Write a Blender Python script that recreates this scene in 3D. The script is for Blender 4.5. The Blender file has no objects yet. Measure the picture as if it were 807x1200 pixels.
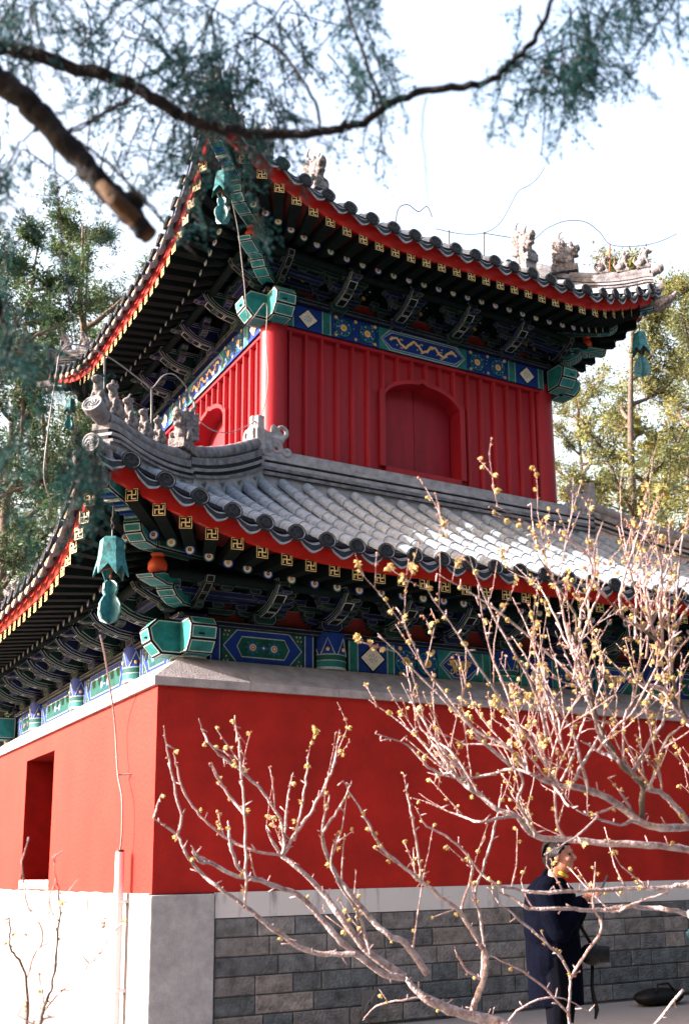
import bpy, bmesh, math, random
from mathutils import Vector, Matrix, noise as mnoise
import numpy as np
R = math.radians
random.seed(7); rng = np.random.default_rng(7)
sc = bpy.context.scene
COL = sc.collection

# ------------------------------------------------------------------ camera
FPX = 1296.768; PPX, PPY = 463.0153, 740.8904
ROT = Matrix(((0.86255661, -0.50568173, -0.01679543),
              (-0.09174688, -0.18896781, 0.97768792),
              (-0.49757271, -0.84177025, -0.20939016)))       # camera <- world
CAM = Vector((-3.04991, -9.22841, 1.55))
cd = bpy.data.cameras.new('camera'); co = bpy.data.objects.new('camera', cd); COL.objects.link(co)
co.matrix_world = Matrix.Translation(CAM) @ ROT.transposed().to_4x4()
cd.sensor_fit = 'VERTICAL'; cd.sensor_height = 24; cd.lens = 24 * FPX / 1200
cd.shift_x = -(PPX - 403.5) / 1200; cd.shift_y = (PPY - 600) / 1200
cd.clip_end = 3000; cd.clip_start = 0.05
cd.dof.use_dof = True; cd.dof.focus_distance = 7.8; cd.dof.aperture_fstop = 2.5
sc.camera = co

def at(px, py, depth):
    """the place seen at a photo pixel, at a real distance (m) along the lens axis"""
    v = Vector((px - PPX, -(py - PPY), -FPX)) / FPX
    return CAM + (ROT.transposed() @ v) * depth

# ------------------------------------------------------------------ light
SUN_EL = R(23.5); BETA = R(21)
to_sun = Vector((-math.cos(BETA) * math.cos(SUN_EL), math.sin(BETA) * math.cos(SUN_EL), math.sin(SUN_EL)))
w = bpy.data.worlds.new('World'); sc.world = w; w.use_nodes = True
nt = w.node_tree; bg = nt.nodes['Background']
sky = nt.nodes.new('ShaderNodeTexSky'); sky.sky_type = 'NISHITA'; sky.sun_disc = False
sky.sun_elevation = SUN_EL; sky.sun_rotation = math.atan2(to_sun.x, to_sun.y)
sky.air_density = 2.4; sky.dust_density = 8.0; sky.ozone_density = 1.0
mixs = nt.nodes.new('ShaderNodeMix'); mixs.data_type = 'RGBA'; mixs.blend_type = 'MULTIPLY'; mixs.inputs[0].default_value = 1.0
mixs.inputs[7].default_value = (1.0, 0.955, 1.15, 1)          # thin bright winter haze, slightly rosy
nt.links.new(sky.outputs[0], mixs.inputs[6]); nt.links.new(mixs.outputs[2], bg.inputs[0]); bg.inputs[1].default_value = 0.15
sl = bpy.data.lights.new('sun', 'SUN'); sl.energy = 4.6; sl.angle = R(0.5); sl.color = (1.0, 0.955, 0.92)
so = bpy.data.objects.new('sun', sl); COL.objects.link(so)
so.rotation_euler = to_sun.to_track_quat('Z', 'Y').to_euler()
sc.view_settings.view_transform = 'Standard'; sc.view_settings.look = 'None'
sc.view_settings.gamma = 1; sc.view_settings.use_curve_mapping = False
sc.view_settings.exposure = 2.25

# ------------------------------------------------------------------ materials
MATS = {}
def mat(name, col, rough=0.7, spec=0.3, metal=0.0, var=0.25, scale=6.0, bump=0.0, bscale=60.0, col2=None,
        streak=False, trans=0.0, attr=False, lo=0.3, hi=0.72):
    m = bpy.data.materials.new(name); m.use_nodes = True; t = m.node_tree; b = t.nodes['Principled BSDF']
    b.inputs['Roughness'].default_value = rough; b.inputs['Metallic'].default_value = metal
    b.inputs['Specular IOR Level'].default_value = spec
    tc = t.nodes.new('ShaderNodeTexCoord'); mp = t.nodes.new('ShaderNodeMapping')
    t.links.new(tc.outputs['Object'], mp.inputs[0])
    if streak: mp.inputs['Scale'].default_value = (1.0, 1.0, 0.16)
    n = t.nodes.new('ShaderNodeTexNoise'); n.inputs['Scale'].default_value = scale
    n.inputs['Detail'].default_value = 8; n.inputs['Roughness'].default_value = 0.65
    t.links.new(mp.outputs[0], n.inputs['Vector'])
    rp = t.nodes.new('ShaderNodeValToRGB')
    rp.color_ramp.elements[0].position = lo; rp.color_ramp.elements[1].position = hi
    c = Vector(col); d = Vector(col2) if col2 else c * (1 - var)
    if not col2: c = c * (1 + var * 0.4)
    rp.color_ramp.elements[0].color = (*d, 1); rp.color_ramp.elements[1].color = (*c, 1)
    t.links.new(n.outputs['Fac'], rp.inputs[0]); src = rp.outputs[0]
    if attr:
        a = t.nodes.new('ShaderNodeAttribute'); a.attribute_name = 'tint'
        mx = t.nodes.new('ShaderNodeMix'); mx.data_type = 'RGBA'; mx.blend_type = 'MULTIPLY'
        mx.inputs[0].default_value = 1.0
        t.links.new(src, mx.inputs[6]); t.links.new(a.outputs['Color'], mx.inputs[7]); src = mx.outputs[2]
    t.links.new(src, b.inputs['Base Color'])
    if bump:
        n2 = t.nodes.new('ShaderNodeTexNoise'); n2.inputs['Scale'].default_value = bscale
        n2.inputs['Detail'].default_value = 5
        t.links.new(tc.outputs['Object'], n2.inputs['Vector'])
        bp = t.nodes.new('ShaderNodeBump'); bp.inputs['Strength'].default_value = bump
        bp.inputs['Distance'].default_value = 0.02
        t.links.new(n2.outputs['Fac'], bp.inputs['Height']); t.links.new(bp.outputs[0], b.inputs['Normal'])
    if trans:
        tr = t.nodes.new('ShaderNodeBsdfTranslucent'); t.links.new(src, tr.inputs[0])
        ms = t.nodes.new('ShaderNodeMixShader'); ms.inputs[0].default_value = trans
        t.links.new(b.outputs[0], ms.inputs[1]); t.links.new(tr.outputs[0], ms.inputs[2])
        t.links.new(ms.outputs[0], t.nodes['Material Output'].inputs[0])
    MATS[name] = m
    return m

mat('red_plaster', (0.35, 0.011, 0.007), 0.62, 0.22, var=0.34, scale=1.3, lo=.34, hi=.66, bump=0.22, bscale=28)
mat('white_plaster', (0.52, 0.49, 0.50), 0.8, 0.2, scale=5, col2=(0.13, 0.11, 0.12), lo=.30, hi=.46, streak=True, bump=0.15, bscale=25)
mat('post_stone', (0.36, 0.345, 0.365), 0.85, 0.3, var=0.3, scale=9, bump=0.6, bscale=70)
mat('brick', (0.215, 0.205, 0.21), 0.9, 0.2, var=0.6, scale=9, bump=1.0, bscale=38, attr=True)
mat('mortar', (0.13, 0.125, 0.125), 0.95, 0.1, var=0.2)
mat('cap_stone', (0.36, 0.32, 0.34), 0.85, 0.3, var=0.4, scale=7, bump=0.3, bscale=50)
mat('tile', (0.26, 0.29, 0.335), 0.7, 0.25, scale=16, col2=(0.12, 0.14, 0.165), bump=0.35, bscale=45)
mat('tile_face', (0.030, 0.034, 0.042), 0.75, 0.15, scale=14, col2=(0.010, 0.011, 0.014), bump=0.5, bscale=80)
mat('tile_rim', (0.30, 0.33, 0.37), 0.6, 0.4, scale=20, col2=(0.09, 0.10, 0.12))
mat('ridge_grey', (0.19, 0.18, 0.195), 0.7, 0.4, scale=9, col2=(0.065, 0.06, 0.07), lo=.36, hi=.64, bump=0.3, bscale=45)
mat('ridge_pale', (0.36, 0.345, 0.37), 0.75, 0.3, scale=7, col2=(0.15, 0.14, 0.155), bump=0.2, bscale=40)
mat('carved_stone', (0.22, 0.195, 0.20), 0.75, 0.3, scale=26, col2=(0.06, 0.05, 0.052), lo=.38, hi=.62, bump=0.9, bscale=38)
mat('red_board', (0.42, 0.012, 0.008), 0.45, 0.3, var=0.3, scale=5, streak=False, bump=0.06, bscale=40)
mat('red_wood', (0.30, 0.009, 0.018), 0.5, 0.22, var=0.30, scale=4, streak=True, bump=0.10, bscale=30)
mat('red_recess_shade', (0.17, 0.006, 0.004), 0.7, 0.15, var=0.3, scale=4)  # shade of the window recess put into a darker red than the wall
mat('red_door', (0.25, 0.009, 0.020), 0.55, 0.22, var=0.35, scale=5, streak=True, bump=0.10, bscale=30)
mat('red_dark', (0.15, 0.010, 0.008), 0.6, 0.3, var=0.3, scale=8)
mat('orange_red', (0.42, 0.045, 0.012), 0.5, 0.4, var=0.2, scale=8)
mat('teal', (0.014, 0.165, 0.17), 0.6, 0.2, var=0.55, scale=9, bump=0.08)
mat('green', (0.009, 0.075, 0.065), 0.6, 0.12, var=0.4, scale=10)
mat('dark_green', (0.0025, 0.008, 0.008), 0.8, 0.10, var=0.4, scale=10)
mat('blue', (0.008, 0.035, 0.22), 0.6, 0.12, var=0.3, scale=10)
mat('dark_blue', (0.003, 0.006, 0.030), 0.75, 0.12, var=0.4, scale=10)
mat('sky_blue', (0.020, 0.10, 0.28), 0.6, 0.12, var=0.3, scale=14)
mat('black', (0.003, 0.0035, 0.004), 0.7, 0.1, var=0.3)
mat('drip_ochre', (0.34, 0.19, 0.09), 0.8, 0.2, scale=12, col2=(0.14, 0.07, 0.035), bump=0.4)
mat('stained_plaster', (0.30, 0.275, 0.28), 0.85, 0.1, scale=4, col2=(0.045, 0.037, 0.04), lo=.30, hi=.44, streak=True, bump=0.2, bscale=20)
mat('bracket_green', (0.003, 0.024, 0.022), 0.7, 0.15, var=0.5, scale=10)  # eave shade put into the bracket paint: darker copy of green
mat('bracket_blue', (0.004, 0.009, 0.055), 0.7, 0.15, var=0.5, scale=10)  # blue darkened likewise, carrying the shade under the eaves
mat('shaded_line', (0.10, 0.13, 0.13), 0.6, 0.3, var=0.7, scale=12)  # pale outline dimmed: shade under the eaves painted in
mat('rafter_dark', (0.003, 0.0075, 0.0075), 0.85, 0.08, var=0.4, scale=10)
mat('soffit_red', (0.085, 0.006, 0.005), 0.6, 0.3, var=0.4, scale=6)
mat('pale_line', (0.34, 0.42, 0.41), 0.6, 0.3, var=0.35, scale=30)
mat('white_paint', (0.70, 0.66, 0.62), 0.6, 0.3, var=0.3, scale=30)
mat('gold', (0.72, 0.50, 0.20), 0.45, 0.5, var=0.3, scale=30)
mat('gold_deep', (0.62, 0.34, 0.05), 0.4, 0.5, metal=0.3, var=0.3, scale=30)
mat('bronze_teal', (0.025, 0.19, 0.21), 0.5, 0.5, scale=22, col2=(0.008, 0.075, 0.09), lo=.38, hi=.6, bump=0.2)
mat('iron', (0.05, 0.045, 0.045), 0.55, 0.5, metal=0.4, scale=30)
mat('rust', (0.20, 0.075, 0.03), 0.8, 0.2, scale=30, var=0.5)
mat('cable', (0.20, 0.18, 0.18), 0.6, 0.4, scale=20)
mat('pipe_white', (0.66, 0.60, 0.61), 0.5, 0.4, var=0.15)
mat('pavement', (0.22, 0.21, 0.215), 0.85, 0.3, scale=2.5, col2=(0.19, 0.18, 0.175), bump=0.4, bscale=30)
mat('soil', (0.14, 0.115, 0.09), 0.95, 0.1, scale=1.5, var=0.4, bump=0.5, bscale=20)
mat('bark_dark', (0.009, 0.008, 0.010), 0.9, 0.2, scale=18, var=0.5, bump=0.9, bscale=55)
mat('bark_tree', (0.13, 0.10, 0.085), 0.9, 0.2, scale=8, var=0.5, bump=0.8, bscale=30)
mat('cut_wood', (0.065, 0.032, 0.009), 0.8, 0.2, scale=16, col2=(0.035, 0.018, 0.01), bump=0.5)
mat('twig', (0.48, 0.39, 0.40), 0.6, 0.4, scale=30, col2=(0.24, 0.12, 0.12), bump=0.5, bscale=90)
mat('twig_limb', (0.46, 0.41, 0.43), 0.65, 0.4, scale=26, col2=(0.13, 0.07, 0.07), bump=0.7, bscale=70)
mat('blossom', (0.62, 0.52, 0.24), 0.6, 0.3, scale=60, col2=(0.45, 0.31, 0.10), trans=0.3)
mat('bud', (0.30, 0.14, 0.09), 0.7, 0.3, scale=30)
mat('leaf_left', (0.075, 0.12, 0.045), 0.6, 0.3, scale=0.9, col2=(0.022, 0.055, 0.028), trans=0.35, attr=True)
mat('leaf_right', (0.20, 0.20, 0.075), 0.6, 0.3, scale=0.9, col2=(0.065, 0.10, 0.055), trans=0.35, attr=True)
mat('leaf_near', (0.010, 0.050, 0.044), 0.6, 0.15, scale=3, col2=(0.007, 0.032, 0.042), trans=0.4, attr=True)
mat('coat', (0.0009, 0.0015, 0.0055), 0.9, 0.03, var=0.3, scale=12, bump=0.3, bscale=30)
mat('trousers', (0.0025, 0.003, 0.006), 0.9, 0.03, var=0.3, scale=12)
mat('skin', (0.30, 0.13, 0.09), 0.5, 0.4, var=0.1, scale=10)
mat('hair', (0.005, 0.005, 0.007), 0.7, 0.1, var=0.5, scale=60)
mat('hair_grey', (0.02, 0.022, 0.028), 0.5, 0.5, var=0.4, scale=60)
mat('bag_black', (0.004, 0.004, 0.005), 0.6, 0.2, var=0.3)
mat('strap_yellow', (0.55, 0.40, 0.04), 0.6, 0.3)
mat('bin_blue', (0.10, 0.27, 0.38), 0.5, 0.4, var=0.15)
mat('phone', (0.02, 0.02, 0.025), 0.2, 0.6)

# ------------------------------------------------------------------ mesh builder
class MB:
    def __init__(s): s.v = []; s.f = []; s.m = []; s.names = []; s.tint = None
    def mi(s, n):
        if n not in s.names: s.names.append(n)
        return s.names.index(n)
    def add(s, vs, fs, m):
        o = len(s.v); s.v.extend([tuple(v) for v in vs]); i = s.mi(m)
        for f in fs: s.f.append([o + k for k in f]); s.m.append(i)
        if s.tint is not None:
            s.t = getattr(s, 't', []); s.t.extend([s.tint] * len(fs))
    def build(s, name, parent=None, smooth=False, fix=True, auto=None):
        me = bpy.data.meshes.new(name); me.from_pydata(s.v, [], s.f)
        for n in s.names: me.materials.append(MATS[n])
        me.polygons.foreach_set('material_index', s.m)
        if fix:
            b = bmesh.new(); b.from_mesh(me); bmesh.ops.recalc_face_normals(b, faces=b.faces); b.to_mesh(me); b.free()
        if smooth: me.polygons.foreach_set('use_smooth', [True] * len(me.polygons))
        if auto: me.set_sharp_from_angle(angle=R(auto))
        if getattr(s, 't', None):
            a = me.attributes.new('tint', 'FLOAT_COLOR', 'CORNER'); buf = []
            for p, t in zip(me.polygons, s.t): buf.extend(list((t[0], t[1], t[2], 1.0)) * p.loop_total)
            a.data.foreach_set('color', buf)
        me.update()
        ob = bpy.data.objects.new(name, me); COL.objects.link(ob)
        if parent: ob.parent = parent
        return ob

ID = lambda p: p
def box(mb, a, b, m, T=ID):
    (x0, y0, z0), (x1, y1, z1) = a, b
    v = [T((x, y, z)) for z in (z0, z1) for y in (y0, y1) for x in (x0, x1)]
    mb.add(v, [(0, 1, 3, 2), (4, 6, 7, 5), (0, 4, 5, 1), (2, 3, 7, 6), (0, 2, 6, 4), (1, 5, 7, 3)], m)

def inset2(poly, d):
    """inward offset of a convex 2D polygon"""
    n = len(poly); out = []
    ar = sum(poly[i][0] * poly[(i + 1) % n][1] - poly[(i + 1) % n][0] * poly[i][1] for i in range(n))
    sg = 1 if ar > 0 else -1
    L = []
    for i in range(n):
        x0, y0 = poly[i]; x1, y1 = poly[(i + 1) % n]
        dx, dy = x1 - x0, y1 - y0; l = math.hypot(dx, dy) or 1e-9
        nx, ny = -dy / l * sg, dx / l * sg
        L.append((x0 + nx * d, y0 + ny * d, dx / l, dy / l))
    for i in range(n):
        ax, ay, adx, ady = L[i - 1]; bx, by, bdx, bdy = L[i]
        den = adx * bdy - ady * bdx
        if abs(den) < 1e-6: out.append((bx, by)); continue
        t = ((bx - ax) * bdy - (by - ay) * bdx) / den
        out.append((ax + adx * t, ay + ady * t))
    return out

def ringfaces(mb, A, B, m):
    n = len(A); mb.add(list(A) + list(B), [(i, (i + 1) % n, n + (i + 1) % n, n + i) for i in range(n)], m)

LINE = ['pale_line']
def painted_poly(mb, poly, f3, body, rim='black', line=None, r=0.012, l=0.009, extra=None):
    """planar convex polygon mapped by f3, painted rim / line / body as real faces"""
    line = line or LINE[0]
    w_ = min(max(p[0] for p in poly) - min(p[0] for p in poly), max(p[1] for p in poly) - min(p[1] for p in poly))
    k = min(1.0, w_ / (2.6 * (r + l)))
    p1 = inset2(poly, r * k); p2 = inset2(poly, (r + l) * k)
    ringfaces(mb, [f3(p) for p in poly], [f3(p) for p in p1], rim)
    ringfaces(mb, [f3(p) for p in p1], [f3(p) for p in p2], line)
    if extra:
        q0 = p2
        for (dd, mm) in extra:
            q1 = inset2(poly, dd)
            ringfaces(mb, [f3(p) for p in q0], [f3(p) for p in q1], body if mm is None else mm); q0 = q1
            if mm: pass
        mb.add([f3(p) for p in q0], [tuple(range(len(q0)))], body)
    else:
        mb.add([f3(p) for p in p2], [tuple(range(len(p2)))], body)

def painted_prism(mb, prof, e0, e1, axis, body, T=ID, side=None, extra=None, r=0.012, l=0.009, sides=True):
    """convex profile in the (a,z) plane, extruded along the other horizontal axis from e0 to e1.
    axis 'o': profile in (o,z), extruded along s;  axis 's': profile in (s,z), extruded along o.  coords (s,o,z)"""
    def m3(p, e): return T((e, p[0], p[1])) if axis == 'o' else T((p[0], e, p[1]))
    for e in (e0, e1): painted_poly(mb, prof, lambda p, e=e: m3(p, e), body, extra=extra, r=r, l=l)
    n = len(prof)
    for i in range(n):
        a, b = prof[i], prof[(i + 1) % n]; L = math.hypot(b[0] - a[0], b[1] - a[1])
        if L < 1e-4: continue
        def f3(q, a=a, b=b, L=L):
            t = q[0] / L; return m3((a[0] + (b[0] - a[0]) * t, a[1] + (b[1] - a[1]) * t), e0 + q[1])
        pp = [(0, 0), (L, 0), (L, e1 - e0), (0, e1 - e0)]
        if sides and L > 0.03: painted_poly(mb, pp, f3, side or body, r=r * 0.6, l=l)
        else: mb.add([f3(q) for q in pp], [(0, 1, 2, 3)], side or body)

def frames(pts, up=Vector((0, 0, 1))):
    fr = []; n = len(pts); last = None
    for i in range(n):
        t = (pts[min(i + 1, n - 1)] - pts[max(i - 1, 0)])
        t = t.normalized() if t.length > 1e-9 else Vector((0, 0, 1))
        u = up if last is None else last
        a = t.cross(u)
        if a.length < 1e-3: a = t.cross(Vector((1, 0, 0)))
        a.normalize(); b = a.cross(t).normalized(); last = b if last is not None or abs(t.dot(up)) > .9 else up
        fr.append((a, b))
    return fr

def tube(mb, pts, rad, m, n=6, cap=True):
    pts = [Vector(p) for p in pts]
    if not isinstance(rad, (list, tuple)): rad = [rad] * len(pts)
    fr = []; a = None
    for i in range(len(pts)):
        t = (pts[min(i + 1, len(pts) - 1)] - pts[max(i - 1, 0)]).normalized()
        if a is None:
            a = t.cross(Vector((0, 0, 1)))
            if a.length < 1e-2: a = t.cross(Vector((1, 0, 0)))
        a = (a - t * a.dot(t)).normalized(); fr.append((a.copy(), t.cross(a)))
    vs = []
    for p, r, (a, b) in zip(pts, rad, fr):
        for k in range(n):
            an = 2 * math.pi * k / n; vs.append(p + (a * math.cos(an) + b * math.sin(an)) * r)
    fs = [(i * n + k, i * n + (k + 1) % n, (i + 1) * n + (k + 1) % n, (i + 1) * n + k)
          for i in range(len(pts) - 1) for k in range(n)]
    if cap: fs += [tuple(range(n))[::-1], tuple((len(pts) - 1) * n + k for k in range(n))]
    mb.add(vs, fs, m)

def sweep(mb, prof, pts, m, up=Vector((0, 0, 1)), cap=True):
    """open or closed 2D profile (side, up) carried along a path, keeping up vertical"""
    pts = [Vector(p) for p in pts]; n = len(prof); vs = []
    for i, p in enumerate(pts):
        t = (pts[min(i + 1, len(pts) - 1)] - pts[max(i - 1, 0)]); t.z = 0; t.normalize()
        sd = t.cross(up).normalized()
        for (a, b) in prof: vs.append(p + sd * a + up * b)
    fs = [(i * n + k, i * n + (k + 1) % n, (i + 1) * n + (k + 1) % n, (i + 1) * n + k)
          for i in range(len(pts) - 1) for k in range(n)]
    if cap: fs += [tuple(range(n))[::-1], tuple((len(pts) - 1) * n + k for k in range(n))]
    mb.add(vs, fs, m)

def lathe(mb, prof, c, m, n=20, ax=(0, 0, 1)):
    q = Vector((0, 0, 1)).rotation_difference(Vector(ax).normalized()); c = Vector(c)
    vs = [c + q @ Vector((r * math.cos(2 * math.pi * k / n), r * math.sin(2 * math.pi * k / n), z))
          for (r, z) in prof for k in range(n)]
    fs = [(i * n + k, i * n + (k + 1) % n, (i + 1) * n + (k + 1) % n, (i + 1) * n + k)
          for i in range(len(prof) - 1) for k in range(n)]
    fs += [tuple(range(n))[::-1], tuple((len(prof) - 1) * n + k for k in range(n))]
    mb.add(vs, fs, m)

def ellipsoid(mb, c, r, m, rot=None, nu=14, nv=9):
    c = Vector(c); vs = []
    for i in range(1, nv):
        th = math.pi * i / nv
        for k in range(nu):
            ph = 2 * math.pi * k / nu
            v = Vector((r[0] * math.sin(th) * math.cos(ph), r[1] * math.sin(th) * math.sin(ph), r[2] * math.cos(th)))
            if rot: v = rot @ v
            vs.append(c + v)
    tp = Vector((0, 0, r[2])); bt = Vector((0, 0, -r[2]))
    if rot: tp = rot @ tp; bt = rot @ bt
    vs += [c + tp, c + bt]; N = (nv - 1) * nu
    fs = [(i * nu + k, i * nu + (k + 1) % nu, (i + 1) * nu + (k + 1) % nu, (i + 1) * nu + k) for i in range(nv - 2) for k in range(nu)]
    fs += [(N, (k + 1) % nu, k) for k in range(nu)] + [(N + 1, (nv - 2) * nu + k, (nv - 2) * nu + (k + 1) % nu) for k in range(nu)]
    mb.add(vs, fs, m)

def tag(o, label=None, cat=None, group=None, kind=None):
    if label: o['label'] = label
    if cat: o['category'] = cat
    if group: o['group'] = group
    if kind: o['kind'] = kind
    return o
def empty(name, loc=(0, 0, 0)):
    o = bpy.data.objects.new(name, None); o.location = loc; o.empty_display_size = 0.3; COL.objects.link(o); return o
def inv_parent(ch, root):
    """keep world placement when parented to an empty that stands away from the origin"""
    ch.parent = root; ch.matrix_parent_inverse = Matrix.Translation(root.location).inverted()
# ================================================================== THE TOWER
W = 8.0
FACES = {'A': lambda p: (p[0], p[1], p[2]), 'B': lambda p: (p[1], p[0], p[2]),
         'C': lambda p: (p[0], W - p[1], p[2]), 'D': lambda p: (W - p[1], p[0], p[2])}
def outw(F, d0):                      # (s, o outward from plane d0, z) -> world
    return lambda p: F((p[0], d0 - p[1], p[2]))
tower = empty('bell_tower')
tag(tower, 'two-storey red walled tower with grey tiled upturned roofs and painted blue green brackets', 'tower')

# ---- lower storey
ZB0, ZB1 = 1.38, 3.15                 # red wall from / to
WIN = (3.58, 4.98, 1.50, 2.94)        # window recess in the left (B) face: s0 s1 z0 z1
m = MB()
# face A, C, D plain
for k in 'ACD':
    F = FACES[k]
    m.add([F((0.0, 0, ZB0)), F((W, 0, ZB0)), F((W, 0, ZB1)), F((0.0, 0, ZB1))], [(0, 1, 2, 3)], 'red_plaster')
F = FACES['B']; s0, s1, z0, z1 = WIN
def q(F, a, b, c, d_, mm='red_plaster', dd=0): m.add([F((a, dd, c)), F((b, dd, c)), F((b, dd, d_)), F((a, dd, d_))], [(0, 1, 2, 3)], mm)
q(F, 0, s0, ZB0, ZB1); q(F, s1, W, ZB0, ZB1); q(F, s0, s1, z1, ZB1); q(F, s0, s1, ZB0, z0)
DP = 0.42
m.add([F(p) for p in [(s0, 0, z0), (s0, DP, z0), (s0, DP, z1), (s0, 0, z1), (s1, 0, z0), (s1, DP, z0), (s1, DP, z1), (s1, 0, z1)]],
      [(0, 1, 2, 3), (4, 7, 6, 5), (3, 2, 6, 7), (0, 4, 5, 1), (1, 5, 6, 2)], 'red_recess_shade')
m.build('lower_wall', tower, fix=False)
# sill of the window, white plaster lip, slightly ragged
m = MB(); box(m, (s0 - .03, -.012, 1.40), (s1 + .03, .10, 1.497), 'white_plaster', F); m.build('window_sill', tower)
# white plaster base: left face all the way down, band on the right face
m = MB()
NB = 60
for i in range(NB):
    a, b = i * W / NB, (i + 1) * W / NB
    za = ZB0 + .004 * math.sin(i * 1.7) + .003 * math.sin(i * .6); zb = ZB0 + .004 * math.sin((i + 1) * 1.7) + .003 * math.sin((i + 1) * .6)
    m.add([FACES['B']((a, -.025, 0.05)), FACES['B']((b, -.025, 0.05)), FACES['B']((b, -.025, zb)), FACES['B']((a, -.025, za)),
           FACES['B']((a, 0.002, za)), FACES['B']((b, 0.002, zb))], [(0, 1, 2, 3), (3, 2, 5, 4)], 'stained_plaster')
box(m, (-.025, W, .05), (W + .025, W + .025, ZB0), 'white_plaster')
box(m, (W, 0, .05), (W + .025, W, ZB0), 'white_plaster')
m.build('plaster_base', tower, fix=False)
m = MB()
box(m, (.555, -.022, 1.165), (W, 0.05, 1.38), 'white_plaster'); m.build('plaster_band', tower)
# corner post of rough stone
m = MB()
n = 14
for i in range(n):
    z0_, z1_ = .05 + (1.375 - .05) * i / n, .05 + (1.375 - .05) * (i + 1) / n
    j = lambda: random.uniform(-.004, .004)
    box(m, (-.026 + 0, -.045 + j() * 0, z0_), (.545 + .0, .2, z1_ + (0 if i < n - 1 else 0)), 'post_stone')
m = MB(); box(m, (-.022, -.045, .05), (.545, .2, 1.372), 'post_stone')
cp = m.build('corner_post', tower)
bv = cp.modifiers.new('bevel', 'BEVEL'); bv.width = .012; bv.segments = 2
# brick plinth of big grey bricks, each a little different
m = MB(); box(m, (.55, -.004, .05), (W, .12, 1.163), 'mortar')
rb = random.Random(3)
z = .185; row = 0; CH = .163
tints = [(1, .98, .98), (.84, .85, .88), (1.12, 1.04, 1.0), (.74, .77, .81), (.92, .89, .89), (1.05, 1.02, 1.03), (.66, .71, .76), (1.15, 1.05, .98)]
while z < 1.16:
    x = .56 - rb.uniform(.0, .3)
    h = min(CH, 1.16 - z)
    while x < W:
        L = rb.choice([.56, .56, .60, .28, .52, .36]); a = max(.556, x); b = min(W - .01, x + L)
        if b - a > .05:
            t = rb.choice(tints); k = rb.uniform(.8, 1.1)
            if row < 3 and rb.random() < .45: t = (.60, .69, .74)
            m.tint = tuple(c * k for c in t)
            y0 = -.020 - rb.uniform(0, .009)
            g = .005; e = .006
            A = [(a + g, y0 + e, z + g), (b - g, y0 + e, z + g), (b - g, y0 + e, z + h - g), (a + g, y0 + e, z + h - g)]
            jj = lambda: rb.uniform(.003, .014)
            Bq = [(a + g + jj(), y0, z + g + jj()), (b - g - jj(), y0, z + g + jj()), (b - g - jj(), y0, z + h - g - jj()), (a + g + jj(), y0, z + h - g - jj())]
            Cq = [(p[0], .0, p[2]) for p in A]
            m.add(A + Bq + Cq, [(4, 5, 6, 7)] + [(i, (i + 1) % 4, 4 + (i + 1) % 4, 4 + i) for i in range(4)] + [(i, 8 + i, 8 + (i + 1) % 4, (i + 1) % 4) for i in range(4)], 'brick')
        x += L
    z += CH; row += 1
m.tint = (1, 1, 1); m.t = [(1, 1, 1)] * (len(m.f) - len(m.t)) + m.t if hasattr(m, 't') else None
m.build('brick_plinth', tower)
# small carved square set in the bricks
m = MB(); box(m, (1.97, -.034, .25), (2.13, .0, .48), 'mortar')
for k in range(7):
    a = k * .9; tube(m, [(2.05 + .06 * math.cos(a) * t, -.036, .365 + .09 * math.sin(a + t * 1.5) * t) for t in (.15, .5, .8, 1.0)], .010, 'mortar', n=5)
m.build('carved_panel', tower)

# sloping stone cap on the wall
m = MB()
for k, F in FACES.items():
    n = 9
    for i in range(n):
        a = -.04 + (W + .08) * i / n; b = -.04 + (W + .08) * (i + 1) / n; g = .002
        def hx(s, d): return max(d, min(W - d, s))
        pr = [(-.04, 3.152), (-.04, 3.225), (.30, 3.475), (.34, 3.475), (.34, 3.152)]
        A = [F((hx(a + g if i else a, d), d, zz)) for d, zz in pr]; B = [F((hx(b - g if i < n - 1 else b, d), d, zz)) for d, zz in pr]
        nn = len(pr); m.add(A + B, [(j, (j + 1) % nn, nn + (j + 1) % nn, nn + j) for j in range(nn)] + [tuple(range(nn)), tuple(range(nn, 2 * nn))], 'cap_stone')
m.build('wall_cap', tower)

# ---- columns
LP = .42                              # lower beam plane (d), UP the upper one
UP = 1.885; UW = W - 2 * UP
def cyl(mb, x, y, z0, z1, r, mm, n=40, r2=None):
    lathe(mb, [(r, z0), (r2 or r, z1)], (x, y, 0), mm, n)
LC = [LP, 1.88, 4.0, 6.12, W - LP]
def painted_column(s, F):
    x, y, _ = F((s, LP, 0)); mb = MB()
    for (a, b, r, mm) in [(3.476, 3.50, .17, 'pale_line'), (3.50, 3.56, .168, 'teal'), (3.56, 3.568, .17, 'pale_line'), (3.568, 3.62, .168, 'green'), (3.62, 3.628, .17, 'pale_line'), (3.628, 3.84, .166, 'blue')]:
        cyl(mb, x, y, a, b, r, mm, 28)
    for a0 in range(6):
        a = a0 * math.pi / 3
        P = lambda an, z: (x + .170 * math.cos(an), y + .170 * math.sin(an), z)
        tube(mb, [P(a - .42, 3.63), P(a, 3.79), P(a + .42, 3.63)], .006, 'pale_line', 4)
        ellipsoid(mb, P(a, 3.675), (.02, .02, .02), 'gold', nu=8, nv=5)
    mb.build('column', tower, smooth=True, auto=40)
done = set()
for k in 'AB':
    for s in LC[:-1]:
        x, y, _ = FACES[k]((s, LP, 0))
        if (x, y) in done: continue
        done.add((x, y)); painted_column(s, FACES[k])

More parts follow.
